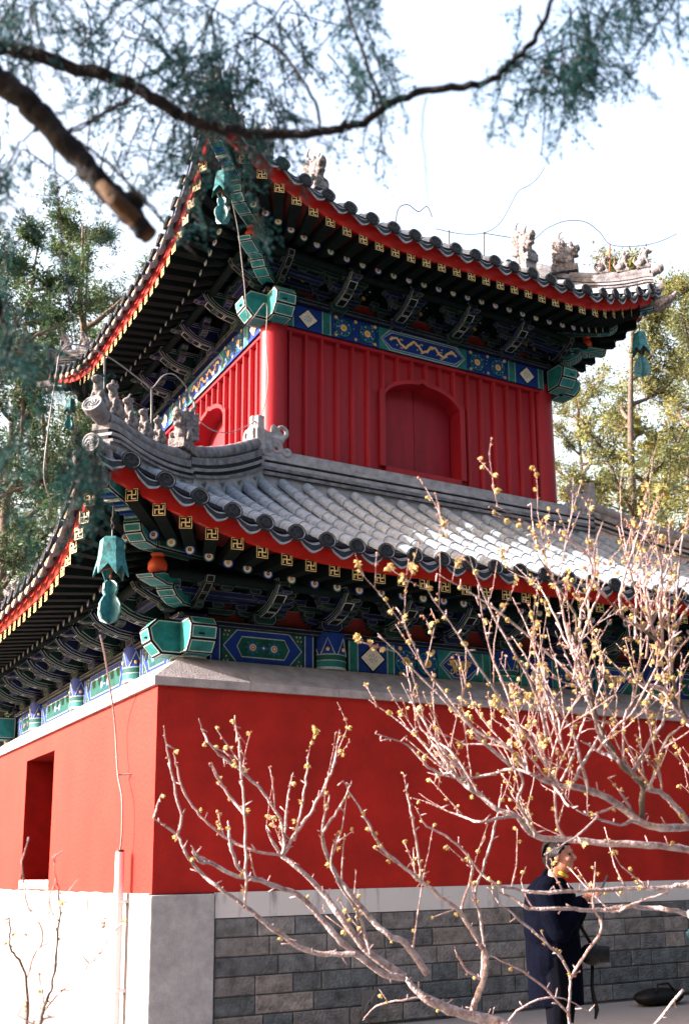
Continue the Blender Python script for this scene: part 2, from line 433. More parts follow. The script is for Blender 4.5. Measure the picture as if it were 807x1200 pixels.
# ---- painted beams.  flat painted figures are real thin sheets lying on the beam face
def stroke(mb, F, d, pts, w, mm, closed=False):
    n = len(pts); P = [Vector((p[0], p[1])) for p in pts]
    L = []; Rr = []
    for i in range(n):
        a = P[i - 1] if (i or closed) else P[i]; b = P[(i + 1) % n] if (i < n - 1 or closed) else P[i]
        t = b - a; t = t.normalized() if t.length > 1e-9 else Vector((1, 0)); nn = Vector((-t.y, t.x))
        L.append(P[i] + nn * w / 2); Rr.append(P[i] - nn * w / 2)
    vs = [F((p.x, d, p.y)) for p in L] + [F((p.x, d, p.y)) for p in Rr]
    rg = range(n if closed else n - 1)
    mb.add(vs, [(i, (i + 1) % n, n + (i + 1) % n, n + i) for i in rg], mm)
def flat(mb, F, d, pts, mm): mb.add([F((p[0], d, p[1])) for p in pts], [tuple(range(len(pts)))], mm)
def disc(mb, F, d, c, r, mm, n=14): flat(mb, F, d, [(c[0] + r * math.cos(2 * math.pi * i / n), c[1] + r * math.sin(2 * math.pi * i / n)) for i in range(n)], mm)
def rect(a, b, c, d_): return [(a, c), (b, c), (b, d_), (a, d_)]
def hexa(a, b, c, d_, e): m_ = (c + d_) / 2; return [(a + e, c), (b - e, c), (b, m_), (b - e, d_), (a + e, d_), (a, m_)]
rd = random.Random(11)
def bars(mb, F, d, a, b, z0, z1, mm):
    flat(mb, F, d - .003, rect(a, b, z0, z1), mm)
    for x in (a + .012, b - .012): stroke(mb, F, d - .006, [(x, z0), (x, z1)], .009, 'pale_line')
def cartouche(mb, F, d, a, b, z0, z1):
    flat(mb, F, d - .003, rect(a, b, z0, z1), 'green')
    for k in range(10):
        for sx in (a, b):
            s_ = 1 if sx == a else -1; x = sx + s_ * (.01 + .012 * (k % 5)); zz = z0 + (.02 + k % 3 * .02) if k < 5 else z1 - (.02 + k % 3 * .02)
            disc(mb, F, d - .006, (x + s_ * .01, zz), .008, ['gold', 'sky_blue', 'gold_deep'][k % 3], 8)
    e = (z1 - z0) * .42
    flat(mb, F, d - .005, hexa(a + .01, b - .01, z0, z1, e), 'blue'); stroke(mb, F, d - .007, hexa(a + .015, b - .015, z0 + .003, z1 - .003, e), .010, 'pale_line', True)
    i0, i1 = a + .15, b - .15; zz0, zz1 = z0 + (z1 - z0) * .2, z1 - (z1 - z0) * .2
    pl = hexa(i0, i1, zz0, zz1, .05)
    flat(mb, F, d - .007, pl, 'green'); stroke(mb, F, d - .009, pl, .010, 'pale_line', True)
    cx, cz = (i0 + i1) / 2, (z0 + z1) / 2
    for ox in (-.11, .11):
        for r_, mm in ((.052, 'sky_blue'), (.043, 'teal'), (.032, 'white_paint'), (.024, 'orange_red'), (.012, 'gold')):
            disc(mb, F, d - .009 - .0015 * (.06 - r_) / .01, (cx + ox, cz), r_, mm)
        for t in range(8):
            an = t * math.pi / 4; disc(mb, F, d - .011, (cx + ox + .068 * math.cos(an), cz + .062 * math.sin(an)), .011, 'teal' if t % 2 else 'sky_blue', 8)
    for t in range(4):
        an = t * math.pi / 2; disc(mb, F, d - .012, (cx + .022 * math.cos(an), cz + .022 * math.sin(an)), .014, 'sky_blue', 8)
    disc(mb, F, d - .014, (cx, cz), .011, 'white_paint', 8)
def diamond(mb, F, d, a, b, z0, z1):
    flat(mb, F, d - .003, rect(a, b, z0, z1), 'blue'); c = (a + b) / 2; mz = (z0 + z1) / 2; h = (z1 - z0) / 2 - .012; ww = min(h * 1.05, (b - a) / 2)
    for k_, mm in ((1.0, 'black'), (.86, 'white_paint')):
        flat(mb, F, d - .005 - (1 - k_) * .02, [(c - ww * k_, mz), (c, mz - h * k_), (c + ww * k_, mz), (c, mz + h * k_)], mm)
    for t in range(6):
        an = t * 1.05; stroke(mb, F, d - .010, [(c + .012 * math.cos(an), mz + .012 * math.sin(an)), (c + .045 * math.cos(an + .3), mz + .045 * math.sin(an + .3)), (c + .05 * math.cos(an + .8), mz + .04 * math.sin(an + .8))], .006, ['sky_blue', 'red_dark', 'teal'][t % 3])
def brocade(mb, F, d, a, b, z0, z1):
    flat(mb, F, d - .003, rect(a, b, z0, z1), 'blue'); H = z1 - z0; mz = (z0 + z1) / 2
    for k in range(3):
        for (x, s_) in ((a, 1), (b, -1)):
            o = .02 + .035 * k
            stroke(mb, F, d - .005, [(x + s_ * (o), z0 + .01), (x + s_ * (o + H * .45), mz), (x + s_ * o, z1 - .01)], .010, ['teal', 'pale_line', 'sky_blue'][k])
    def ros(cx, cz, r):
        for rr, mm in ((1, 'dark_blue'), (.92, 'teal'), (.78, 'blue'), (.6, 'sky_blue'), (.48, 'blue'), (.36, 'gold'), (.2, 'gold_deep')):
            # clip by keeping centre rosette inside the beam
            R_ = r * rr; pts = [(cx + R_ * math.cos(2 * math.pi * i / 18), min(z1 - .004, max(z0 + .004, cz + R_ * math.sin(2 * math.pi * i / 18)))) for i in range(18)]
            flat(mb, F, d - .005 - (1 - rr) * .01, pts, mm)
        for i in range(10):
            an = i * .628; disc(mb, F, d - .013, (cx + r * .7 * math.cos(an), min(z1 - .015, max(z0 + .015, cz + r * .7 * math.sin(an)))), .010, ['teal', 'pale_line'][i % 2], 8)
    n = max(1, round((b - a) / .34))
    for i in range(n): ros(a + (b - a) * (i + .5) / n, mz, H * .42)
    for i in range(n + 1):
        x = a + (b - a) * i / n; x = min(b - .06, max(a + .06, x)); disc(mb, F, d - .015, (x, z1 - .03), .022, 'gold', 10); disc(mb, F, d - .015, (x, z0 + .03), .020, 'gold_deep', 10)
    for i in range(26): disc(mb, F, d - .016, (rd.uniform(a + .02, b - .02), rd.uniform(z0 + .02, z1 - .02)), rd.uniform(.004, .008), rd.choice(['white_paint', 'teal', 'sky_blue', 'pale_line']), 7)
def scrollwork(mb, F, d, a, b, z0, z1, mm='gold'):
    mz = (z0 + z1) / 2; H = z1 - z0; L = b - a
    pts = [(a + L * t / 40, mz + H * .26 * math.sin(t * .55) + H * .05 * math.sin(t * 1.9)) for t in range(41)]
    stroke(mb, F, d, pts, .030, mm)
    for t in range(2, 40, 3):
        x, zz = pts[t]; s_ = 1 if t % 2 else -1
        stroke(mb, F, d - .001, [(x, zz), (x + .02 * s_, zz + s_ * H * .14), (x + .045 * s_, zz + s_ * H * .16), (x + .05 * s_, zz + s_ * H * .08)], .010, mm)
        disc(mb, F, d - .002, (x - .025, mz - H * .22 * s_), .010, mm, 8)
def long_panel(mb, F, d, a, b, z0, z1, scroll=True):
    flat(mb, F, d - .003, rect(a, b, z0, z1), 'teal'); e = (z1 - z0) * .45
    for k_, mm in ((.0, 'pale_line'), (.012, 'sky_blue'), (.030, 'pale_line'), (.038, 'blue')):
        flat(mb, F, d - .004 - k_ * .05, hexa(a + .02 + k_, b - .02 - k_, z0 + .006 + k_, z1 - .006 - k_, e), mm)
    if scroll: scrollwork(mb, F, d - .008, a + .16, b - .16, z0 + .05, z1 - .05)

def upper_beam(F):
    mb = MB(); d = UP - .02; z0, z1 = 7.93, 8.225
    box(mb, (UP - .0, d, z0), (W - UP + .0, d + .22, z1), 'dark_blue', F)
    c = 4.0
    for sg in (-1, 1):
        X = lambda v: c + sg * v
        def iv(a, b): return (min(X(a), X(b)), max(X(a), X(b)))
        bars(mb, F, d, *iv(1.83, 1.93), z0, z1, 'teal'); diamond(mb, F, d, *iv(1.46, 1.83), z0, z1); bars(mb, F, d, *iv(1.33, 1.46), z0, z1, 'teal')
        brocade(mb, F, d, *iv(.66, 1.33), z0, z1)
    long_panel(mb, F, d, c - .66, c + .66, z0, z1)
    mb.build('painted_beam', tower, fix=False)
def lower_beam(F, a, b, style):
    mb = MB(); d = LP - .05; z0, z1 = 3.477, 3.80
    box(mb, (a + .10, d, z0), (b - .10, d + .18, z1), 'dark_green', F)
    A, B = a + .19, b - .19
    if style == 0:
        bars(mb, F, d, A, A + .11, z0, z1, 'blue'); bars(mb, F, d, B - .11, B, z0, z1, 'blue')
        cartouche(mb, F, d, A + .12, B - .12, z0, z1)
    else:
        bars(mb, F, d, A, A + .12, z0, z1, 'teal'); diamond(mb, F, d, A + .12, A + .44, z0, z1); bars(mb, F, d, A + .44, A + .54, z0, z1, 'teal')
        bars(mb, F, d, B - .12, B, z0, z1, 'teal'); brocade(mb, F, d, A + .54, A + .54 + (B - A) * .3, z0, z1)
        long_panel(mb, F, d, A + .54 + (B - A) * .3, B - .12, z0, z1)
    mb.build('painted_beam', tower, fix=False)
for k in 'AB':
    upper_beam(FACES[k])
    for i in range(len(LC) - 1): lower_beam(FACES[k], LC[i], LC[i + 1], 0 if (i in (0, 3) or k == 'B') else 1)
for k in 'CD':
    mb = MB(); box(mb, (LP, LP - .05, 3.477), (W - LP, LP + .13, 3.8), 'blue', FACES[k]); box(mb, (UP, UP - .02, 7.93), (W - UP, UP + .2, 8.225), 'blue', FACES[k]); mb.build('painted_beam', tower)

# ---- upper storey: round corner columns, board walls with battens, arched double doors
CR = .165
for (x, y) in ((UP + .06, UP + .06), (W - UP - .135, UP + .135), (UP + .06, W - UP - .06), (W - UP - .06, W - UP - .06)):
    mb = MB(); lathe(mb, [(CR * 1.02, 6.0), (CR, 6.5), (CR * .97, 8.02)], (x, y, 0), 'red_wood', 48); mb.build('corner_column', tower, smooth=True, auto=40)
DO = (4.0 - .56, 4.0 + .56)           # door opening
def arch(s): t = abs(s - 4.0) / .56; return 7.28 + .31 * math.sqrt(max(0, 1 - t * t * .93)) + (.035 if t < .12 else 0) * (1 - t / .12)
WZ0, WZ1 = 6.0, 7.93
for k in 'ABCD':
    F = FACES[k]; mb = MB(); d = UP + .075
    N = 16; xs = [DO[0] + (DO[1] - DO[0]) * i / N for i in range(N + 1)]
    if k in 'AB':
        for a, b in ((UP + .1, DO[0]), (DO[1], W - UP - .1)): flat(mb, F, d, rect(a, b, WZ0, WZ1), 'red_wood')
        for i in range(N): flat(mb, F, d, [(xs[i], arch(xs[i])), (xs[i + 1], arch(xs[i + 1])), (xs[i + 1], WZ1), (xs[i], WZ1)], 'red_wood')
        # soffit and jambs of the opening
        dd = d + .23
        for i in range(N): mb.add([F((xs[i], d, arch(xs[i]))), F((xs[i + 1], d, arch(xs[i + 1]))), F((xs[i + 1], dd, arch(xs[i + 1]))), F((xs[i], dd, arch(xs[i])))], [(0, 1, 2, 3)], 'red_wood')
        for x in DO: mb.add([F((x, d, WZ0)), F((x, dd, WZ0)), F((x, dd, arch(x))), F((x, d, arch(x)))], [(0, 1, 2, 3)], 'red_wood')
    else: flat(mb, F, d, rect(UP + .1, W - UP - .1, WZ0, WZ1), 'red_wood')
    mb.build('board_wall', tower, fix=False)
    # battens
    sp = .213; s = UP + .26; 
    while s < W - UP - .18:
        z0_ = WZ0
        if k in 'AB' and DO[0] - .03 < s < DO[1] + .03:
            z0_ = arch(min(DO[1], max(DO[0], s))) + .05
        if z0_ < WZ1 - .08:
            mb = MB(); hw = .031; pr = [(-hw, 0), (-hw, .022), (-hw * .5, .058), (hw * .5, .058), (hw, .022), (hw, 0)]
            zs = [z0_, WZ1 - .045]
            vs = [F((s + a, d - o + .002, zz)) for zz in zs for a, o in pr]; n = len(pr)
            mb.add(vs, [(i, (i + 1) % n, n + (i + 1) % n, n + i) for i in range(n)] + [tuple(range(n)), tuple(range(n, 2 * n))], 'red_wood')
            mb.build('batten', tower)
        s += sp
    mb = MB(); box(mb, (UP + .2, d - .068, WZ1 - .045), (W - UP - .2, d - .001, WZ1 + .002), 'red_wood', F); mb.build('top_rail', tower)
    if k in 'AB':
        mb = MB()                           # arched frame moulding with a cusp
        for i in range(N):
            a, b = xs[i], xs[i + 1]; za, zb = arch(a), arch(b); t0 = .055
            P = [(a, d - .055, za - .004), (b, d - .055, zb - .004), (b, d - .055, zb + t0), (a, d - .055, za + t0), (a, d + .0, za - .004), (b, d + .0, zb - .004), (b, d, zb + t0), (a, d, za + t0)]
            mb.add([F(p) for p in P], [(0, 1, 2, 3), (3, 2, 6, 7), (0, 4, 5, 1)], 'red_wood')
        for x, s_ in ((DO[0], -1), (DO[1], 1)):
            xa, xb = sorted((x, x + s_ * .075)); box(mb, (xa, d - .057, 6.405), (xb, d + .001, arch(x) + .05), 'red_wood', F)
        box(mb, (DO[0] + .002, d - .06, 6.30), (DO[1] - .002, d + .03, 6.405), 'red_wood', F)
        fr = mb.build('door_frame', tower)
        for (a, b) in ((DO[0] + .004, 3.997), (4.004, DO[1] - .02)):
            mb = MB(); n = 8; dd = d + .185
            X = [a + (b - a) * i / n for i in range(n + 1)]
            for i in range(n):
                P = [(X[i], dd, 6.40), (X[i + 1], dd, 6.40), (X[i + 1], dd, arch(X[i + 1]) - .002), (X[i], dd, arch(X[i]) - .002)]
                mb.add([F(p) for p in P] + [F((p[0], dd + .03, p[2])) for p in P], [(0, 1, 2, 3), (4, 7, 6, 5), (3, 2, 6, 7), (0, 4, 5, 1)] + ([(0, 3, 7, 4)] if i == 0 else []) + ([(1, 5, 6, 2)] if i == n - 1 else []), 'red_door')
            for zz in (6.9,): box(mb, (a + .01, dd - .006, zz), (a + .04 if a < 3.99 else a + .035, dd, zz + .04), 'red_door', F)
            mb.build('door_leaf', tower)
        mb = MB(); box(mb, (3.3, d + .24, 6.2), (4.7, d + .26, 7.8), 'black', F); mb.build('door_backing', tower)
# ================================================================== EAVES AND ROOFS
class Eave:
    """a hipped roof skirt on the square plan; a = inset of the red eave board from the wall plane"""
    def __init__(s, a, z0, flare, lift, T, dtop, p1, p2, rsp, tsp, rdz, tow):
        s.a, s.z0, s.fl, s.L, s.T, s.dtop, s.p1, s.p2, s.rsp, s.tsp, s.rdz = a, z0, flare, lift, T, dtop, p1, p2, rsp, tsp, rdz
        s.beam = tow
    def cf(s, x):                                            # corner factor at place x along the face
        t = min(x - s.a, W - s.a - x); return max(0.0, 1 - max(t, 0) / s.T)
    def ed(s, x): return s.a - s.fl * s.cf(x) ** 2            # plan line of the eave
    def ez(s, x, t=0.0): return s.L * s.cf(x) ** 2.2 * max(0.0, 1 - max(t, 0) / s.T) ** 1.2
    def roof(s, x, d):                                        # surface of the pan tiles
        t = d - s.ed(x)
        return s.z0 + .175 + s.p1 * t + s.p2 * max(t, 0) ** 2 + s.ez(x, t)
LOW = Eave(-.68, 4.235, .14, .44, 2.5, 1.62, .505, .045, .238, .305, -.085, LP)
UPP = Eave(.74, 8.595, .10, .50, 2.3, 2.45, .50, .018, .213, .285, -.085, UP)

lower_roof = empty('lower_roof'); lower_roof.parent = tower
upper_roof = empty('upper_roof'); upper_roof.parent = tower

def eave_strip(mb, E, F, d0, d1, z0, z1, mm, n=70, s0=None, s1=None):
    """a board that follows the eave: between depths d0..d1 inward and z0..z1 above the eave line"""
    a, b = (E.a - E.fl, W - E.a + E.fl)
    xs = [a + (b - a) * i / n for i in range(n + 1)]; vs = []
    for x in xs:
        for dd, zz in ((d0, z0), (d1, z0), (d1, z1), (d0, z1)):
            d_ = E.ed(x) + dd; xx = max(d_, min(W - d_, x)); vs.append(F((xx, d_, E.z0 + E.ez(x, dd) + zz + dd * 0)))
    fs = [(i * 4 + k, i * 4 + (k + 1) % 4, i * 4 + 4 + (k + 1) % 4, i * 4 + 4 + k) for i in range(n) for k in range(4)]
    mb.add(vs, fs + [(0, 1, 2, 3), tuple(n * 4 + k for k in range(4))], mm)

def cover_tile_row(mb, E, F, x, dmax):
    r = .068; n = 8; d0 = E.ed(x) - .10; L = .235; d = d0
    rings = []
    while d < dmax - .02:
        e = min(d + L, dmax)
        rings.append((d, r * 1.05)); rings.append((d + .02, r)); rings.append((e - .004, r * .9)); d = e
    vs = []
    for (dd, rr) in rings:
        z = E.roof(x, dd) + .045
        for k in range(n + 1):
            an = math.pi * k / n * 1.1 - .157; vs.append(F((x + rr * math.cos(an), dd - .5 * rr * math.sin(an) * .5, z + rr * math.sin(an))))
    n1 = n + 1
    mb.add(vs, [(i * n1 + k, i * n1 + k + 1, (i + 1) * n1 + k + 1, (i + 1) * n1 + k) for i in range(len(rings) - 1) for k in range(n)], 'tile')
    # the disc end with a raised rim and boss
    z = E.roof(x, d0) + .045; dv = -1
    sl = Vector((0, 1, -.35)).normalized()
    def D(u, v, o): return F((x + u, d0 - .012 - o + v * .22, z + v))
    R0 = .080; nn = 18
    prof = [(R0, -.03, 'tile_face'), (R0, .012, 'tile_face'), (R0 * .86, .015, 'tile_rim'), (R0 * .80, .005, 'tile_face'), (R0 * .55, .005, 'tile_face'), (R0 * .48, .011, 'tile_face'), (R0 * .30, .011, 'tile_face'), (R0 * .24, .005, 'tile_face')]
    ringsv = [[D(rr * math.cos(2 * math.pi * k / nn), rr * math.sin(2 * math.pi * k / nn), o) for k in range(nn)] for rr, o, _ in prof]
    for j in range(len(prof) - 1): ringfaces(mb, ringsv[j], ringsv[j + 1], prof[j][2])
    mb.add(ringsv[-1], [tuple(range(nn))], 'tile_face')
    for k in range(7):
        an = k * .9 + x; c = (R0 * .66 * math.cos(an), R0 * .66 * math.sin(an)); ellipsoid(mb, D(c[0], c[1], .008), (.009, .006, .009), 'tile_face', nu=6, nv=4)

def pan_tile_row(mb, E, F, xa, xb, dmax, face='tile_face'):
    n = 6; d0 = E.ed((xa + xb) / 2) - .07; L = .13; d = d0; rows = []
    while d < dmax - .02:
        e = min(d + L, dmax); rows.append((d, .014)); rows.append((e, 0.0)); d = e
    vs = []
    for dd, up in rows:
        for k in range(n + 1):
            x = xa + (xb - xa) * k / n; q_ = 2 * k / n - 1
            vs.append(F((x, dd, E.roof((xa + xb) / 2 * .0 + x, dd) - .005 - .060 * (1 - q_ * q_) + up + .03)))
    n1 = n + 1
    mb.add(vs, [(i * n1 + k, i * n1 + k + 1, (i + 1) * n1 + k + 1, (i + 1) * n1 + k) for i in range(len(rows) - 1) for k in range(n)], 'tile')
    # drip end: a hanging lobed plate, rim picked out in a paler tone
    N = 10; up = []; lo = []; 
    for k in range(N + 1):
        q_ = 2 * k / N - 1; x = xa + .02 + (xb - xa - .04) * k / N; zz = E.roof(x, d0) + .03 - .060 * (1 - q_ * q_)
        dep = .062 * (1 - abs(q_) ** 2.0) + .026 + .004 * math.cos(q_ * 9)
        up.append((x, zz)); lo.append((x, zz - dep))
    for o0, o1 in ((-.014, .004),):
        ang = .25
        P = lambda p, ref, o: F((p[0], d0 - .012 + o - (ref[1] - p[1]) * ang, p[1]))
        fr_u = [P(u, u, o0) for u in up]; fr_l = [P(l, u, o0) for u, l in zip(up, lo)]
        bk_u = [P(u, u, o1) for u in up]; bk_l = [P(l, u, o1) for u, l in zip(up, lo)]
        m1 = [((u[0] * .3 + l[0] * .7), u[1] * .22 + l[1] * .78) for u, l in zip(up, lo)]; mid = [P(a, u, o0) for a, u in zip(m1, up)]
        t0 = [P((u[0], u[1] * .86 + l[1] * .14), u, o0) for u, l in zip(up, lo)]
        n1 = N + 1
        mb.add(fr_u + t0, [(i, i + 1, n1 + i + 1, n1 + i) for i in range(N)], 'tile_rim')
        mb.add(t0 + mid, [(i, i + 1, n1 + i + 1, n1 + i) for i in range(N)], face)
        mb.add(mid + fr_l, [(i, i + 1, n1 + i + 1, n1 + i) for i in range(N)], 'tile_rim')
        mb.add(fr_l + bk_l, [(i, i + 1, n1 + i + 1, n1 + i) for i in range(N)], 'tile_rim')
        mb.add(bk_u + bk_l, [(i, i + 1, n1 + i + 1, n1 + i) for i in range(N)], 'tile_face')

def hip(E, x): return min(x, W - x)
def roof_side(E, F, k, parent):
    mb = MB(); sp = E.tsp
    half = int((W / 2 - E.a) / sp)
    xs = [W / 2 + sp * i for i in range(-half, half + 1)]
    for x in xs:
        dm = min(E.dtop, hip(E, x) + .02)
        if k == 'B' or True:
            if dm > E.ed(x) + .05: cover_tile_row(mb, E, F, x, dm)
    for i in range(-1, len(xs)):
        xa = xs[i] if i >= 0 else xs[0] - sp; xb = xs[i + 1] if i + 1 < len(xs) else xs[-1] + sp
        dm = min(E.dtop, hip(E, (xa + xb) / 2) + .05)
        if dm > E.ed((xa + xb) / 2) + .05: pan_tile_row(mb, E, F, xa, xb, dm, 'drip_ochre' if k == 'B' else 'tile_face')  # ochre drip plates on the left face, dark ones elsewhere
    mb.build('tiled_slope', parent, smooth=True, auto=35)
    mb = MB()                                                 # clay bedding under the tiles
    n = 60; a, b = E.a - E.fl, W - E.a + E.fl; rows = 8; vs = []
    for i in range(n + 1):
        x = a + (b - a) * i / n
        for j in range(rows + 1):
            d0 = E.ed(x) + .0; d1 = max(d0 + .001, min(E.dtop, hip(E, x))); d = d0 + (d1 - d0) * j / rows
            xx = max(d, min(W - d, x)); vs.append(F((xx, d, E.roof(xx, d) - .035)))
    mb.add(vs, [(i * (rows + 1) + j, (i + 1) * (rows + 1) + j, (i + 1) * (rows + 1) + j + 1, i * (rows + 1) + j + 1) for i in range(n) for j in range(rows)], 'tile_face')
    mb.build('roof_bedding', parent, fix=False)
    mb = MB(); eave_strip(mb, E, F, 0, .035, -.012, .165, 'red_board'); mb.build('eave_board', parent)
    mb = MB(); eave_strip(mb, E, F, -.02, .05, .165, .20, 'tile_face'); mb.build('tile_batten', parent)
    # board soffit seen between the rafters
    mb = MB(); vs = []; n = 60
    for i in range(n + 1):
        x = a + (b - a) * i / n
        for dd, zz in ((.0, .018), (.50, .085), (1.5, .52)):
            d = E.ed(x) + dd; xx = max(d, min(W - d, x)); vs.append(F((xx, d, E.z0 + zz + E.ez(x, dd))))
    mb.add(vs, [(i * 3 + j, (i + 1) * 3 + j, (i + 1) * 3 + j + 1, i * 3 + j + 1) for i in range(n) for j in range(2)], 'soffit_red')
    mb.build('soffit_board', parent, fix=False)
for k in 'ABCD':
    roof_side(LOW, FACES[k], k, lower_roof); roof_side(UPP, FACES[k], k, upper_roof)

# ---- rafters
def fret(mb, P, sz):
    """the gold key fret painted on the square rafter ends"""
    def bar(a, b, c, d_): mb.add([P(a * sz, c * sz), P(b * sz, c * sz), P(b * sz, d_ * sz), P(a * sz, d_ * sz)], [(0, 1, 2, 3)], 'gold')
    t = .10
    bar(-1, 1, 1 - t, 1); bar(-1, 1, -1, -1 + t); bar(-1, -1 + t, -1 + t, 1 - t); bar(1 - t, 1, -1 + t, 1 - t)
    g = .115
    bar(-g / 1.2, g / 1.2, -.72, .72); bar(-.72, -g / 1.2, -g / 1.2, g / 1.2); bar(g / 1.2, .72, -g / 1.2, g / 1.2)
    bar(-.72, -g / 1.2, .72 - .17, .72); bar(g / 1.2, .72, -.72, -.72 + .17)
    bar(-.72, -.72 + .17, -.72, -g / 1.2); bar(.72 - .17, .72, g / 1.2, .72)
def rafter_set(E, F, s, mbf, mbr, idx, fl=1):
    """one flying rafter and the round rafter below it; both fan out towards the corners"""
    c = E.cf(s); sg = 1 if s < W / 2 else -1
    T_ = 1.5; t = min(s - E.a, W - E.a - s); fan = max(0.0, 1 - t / T_) * R(43)
    dx = sg * math.sin(fan); dy = math.cos(fan)                    # inward direction (along s, along d)
    # the round rafter end sits where its line crosses the inner line
    h = .053; d0 = E.ed(s) + .012
    zf = E.z0 - .058 + E.ez(s, 0)
    def PT(l, u, v):                     # l inward length, u sideways, v up
        k = E.ez(s + dx * l, dy * l) - E.ez(s, 0)
        return F((s + dx * l + u * dy, d0 + dy * l - u * dx, zf + .12 * l + v + k))
    L = .62
    P8 = [PT(l, u, v) for l in (0, L) for v in (-h, h) for u in (-h, h)]
    mbf.add(P8, [(0, 1, 3, 2), (4, 6, 7, 5), (0, 4, 5, 1), (2, 3, 7, 6), (0, 2, 6, 4), (1, 5, 7, 3)], 'rafter_dark')
    fret(mbf, lambda a, b: PT(-.004, a * fl, b), h * 1.0)
    # pale stripes along the lower side edges of the rafter
    # round rafter
    r = .050; l0 = .40 / max(dy, .6); n = 12
    zr = E.z0 + E.rdz
    def PR(l, an, rr):
        ll = l0 + l; k = E.ez(s + dx * ll, dy * ll) * 1.0
        return F((s + dx * ll + rr * math.cos(an) * dy, d0 + dy * ll - rr * math.cos(an) * dx, zr + l * .45 + rr * math.sin(an) + k))
    rings = [[PR(l, 2 * math.pi * j / n, r) for j in range(n)] for l in (0, .55, 1.25)]
    vs = sum(rings, [])
    mbr.add(vs, [(i * n + j, i * n + (j + 1) % n, (i + 1) * n + (j + 1) % n, (i + 1) * n + j) for i in range(2) for j in range(n)], 'rafter_dark')
    cm = 'blue' if idx % 2 else 'green'
    for (r0, r1, mm, off) in ((r, .038, cm, 0), (.038, .032, 'pale_line', 0)):
        ringfaces(mbr, [PR(off, 2 * math.pi * j / n, r0) for j in range(n)], [PR(off, 2 * math.pi * j / n, r1) for j in range(n)], mm)
    # tapered pearl: an eye of white shifted up, with a warm centre
    mbr.add([PR(0, 2 * math.pi * j / n, 0.032) for j in range(n)], [tuple(range(n))], 'white_paint')
    def PC(an, rr, o): 
        return F(Vector(PR_local(o, an, rr)))
    def PR_local(o, an, rr):
        return (s + dx * (l0 - o) + rr * math.cos(an) * dy, d0 + dy * (l0 - o) - rr * math.cos(an) * dx, zr + .004 + rr * math.sin(an) + E.ez(s + dx * l0, dy * l0))
    mbr.add([PC(2 * math.pi * j / n, .018, .003) for j in range(n)], [tuple(range(n))], 'red_dark' if idx % 3 else 'gold_deep')
    mbr.add([PC(2 * math.pi * j / n, .006, .005) for j in range(n)], [tuple(range(n))], 'gold')

counts = {'f': 0}
rest_f = MB(); rest_r = MB()
def rafters(E, k, smax):
    F = FACES[k]; n = int((W / 2 - E.a - .12) / E.rsp); i = 0
    for j in range(-n, n + 1):
        s = W / 2 + j * E.rsp
        if k in 'AB' and s < smax and counts['f'] < 100:
            a, b = MB(), MB(); rafter_set(E, F, s, a, b, j, -1 if k in 'BC' else 1); a.build('flying_rafter', tower); b.build('round_rafter', tower, smooth=True, auto=50); counts['f'] += 1
        else: rafter_set(E, F, s, rest_f, rest_r, j, -1 if k in 'BC' else 1)
rafters(UPP, 'A', 9); rafters(LOW, 'A', 6.2); rafters(UPP, 'B', 5.2); rafters(LOW, 'B', 4.9)
for k in 'CD': rafters(UPP, k, 9); rafters(LOW, k, 9)
tag(rest_f.build('flying_rafters', tower), kind='stuff'); tag(rest_r.build('round_rafters', tower, smooth=True, auto=50), kind='stuff')

LINE[0] = 'shaded_line'
KZ = .74
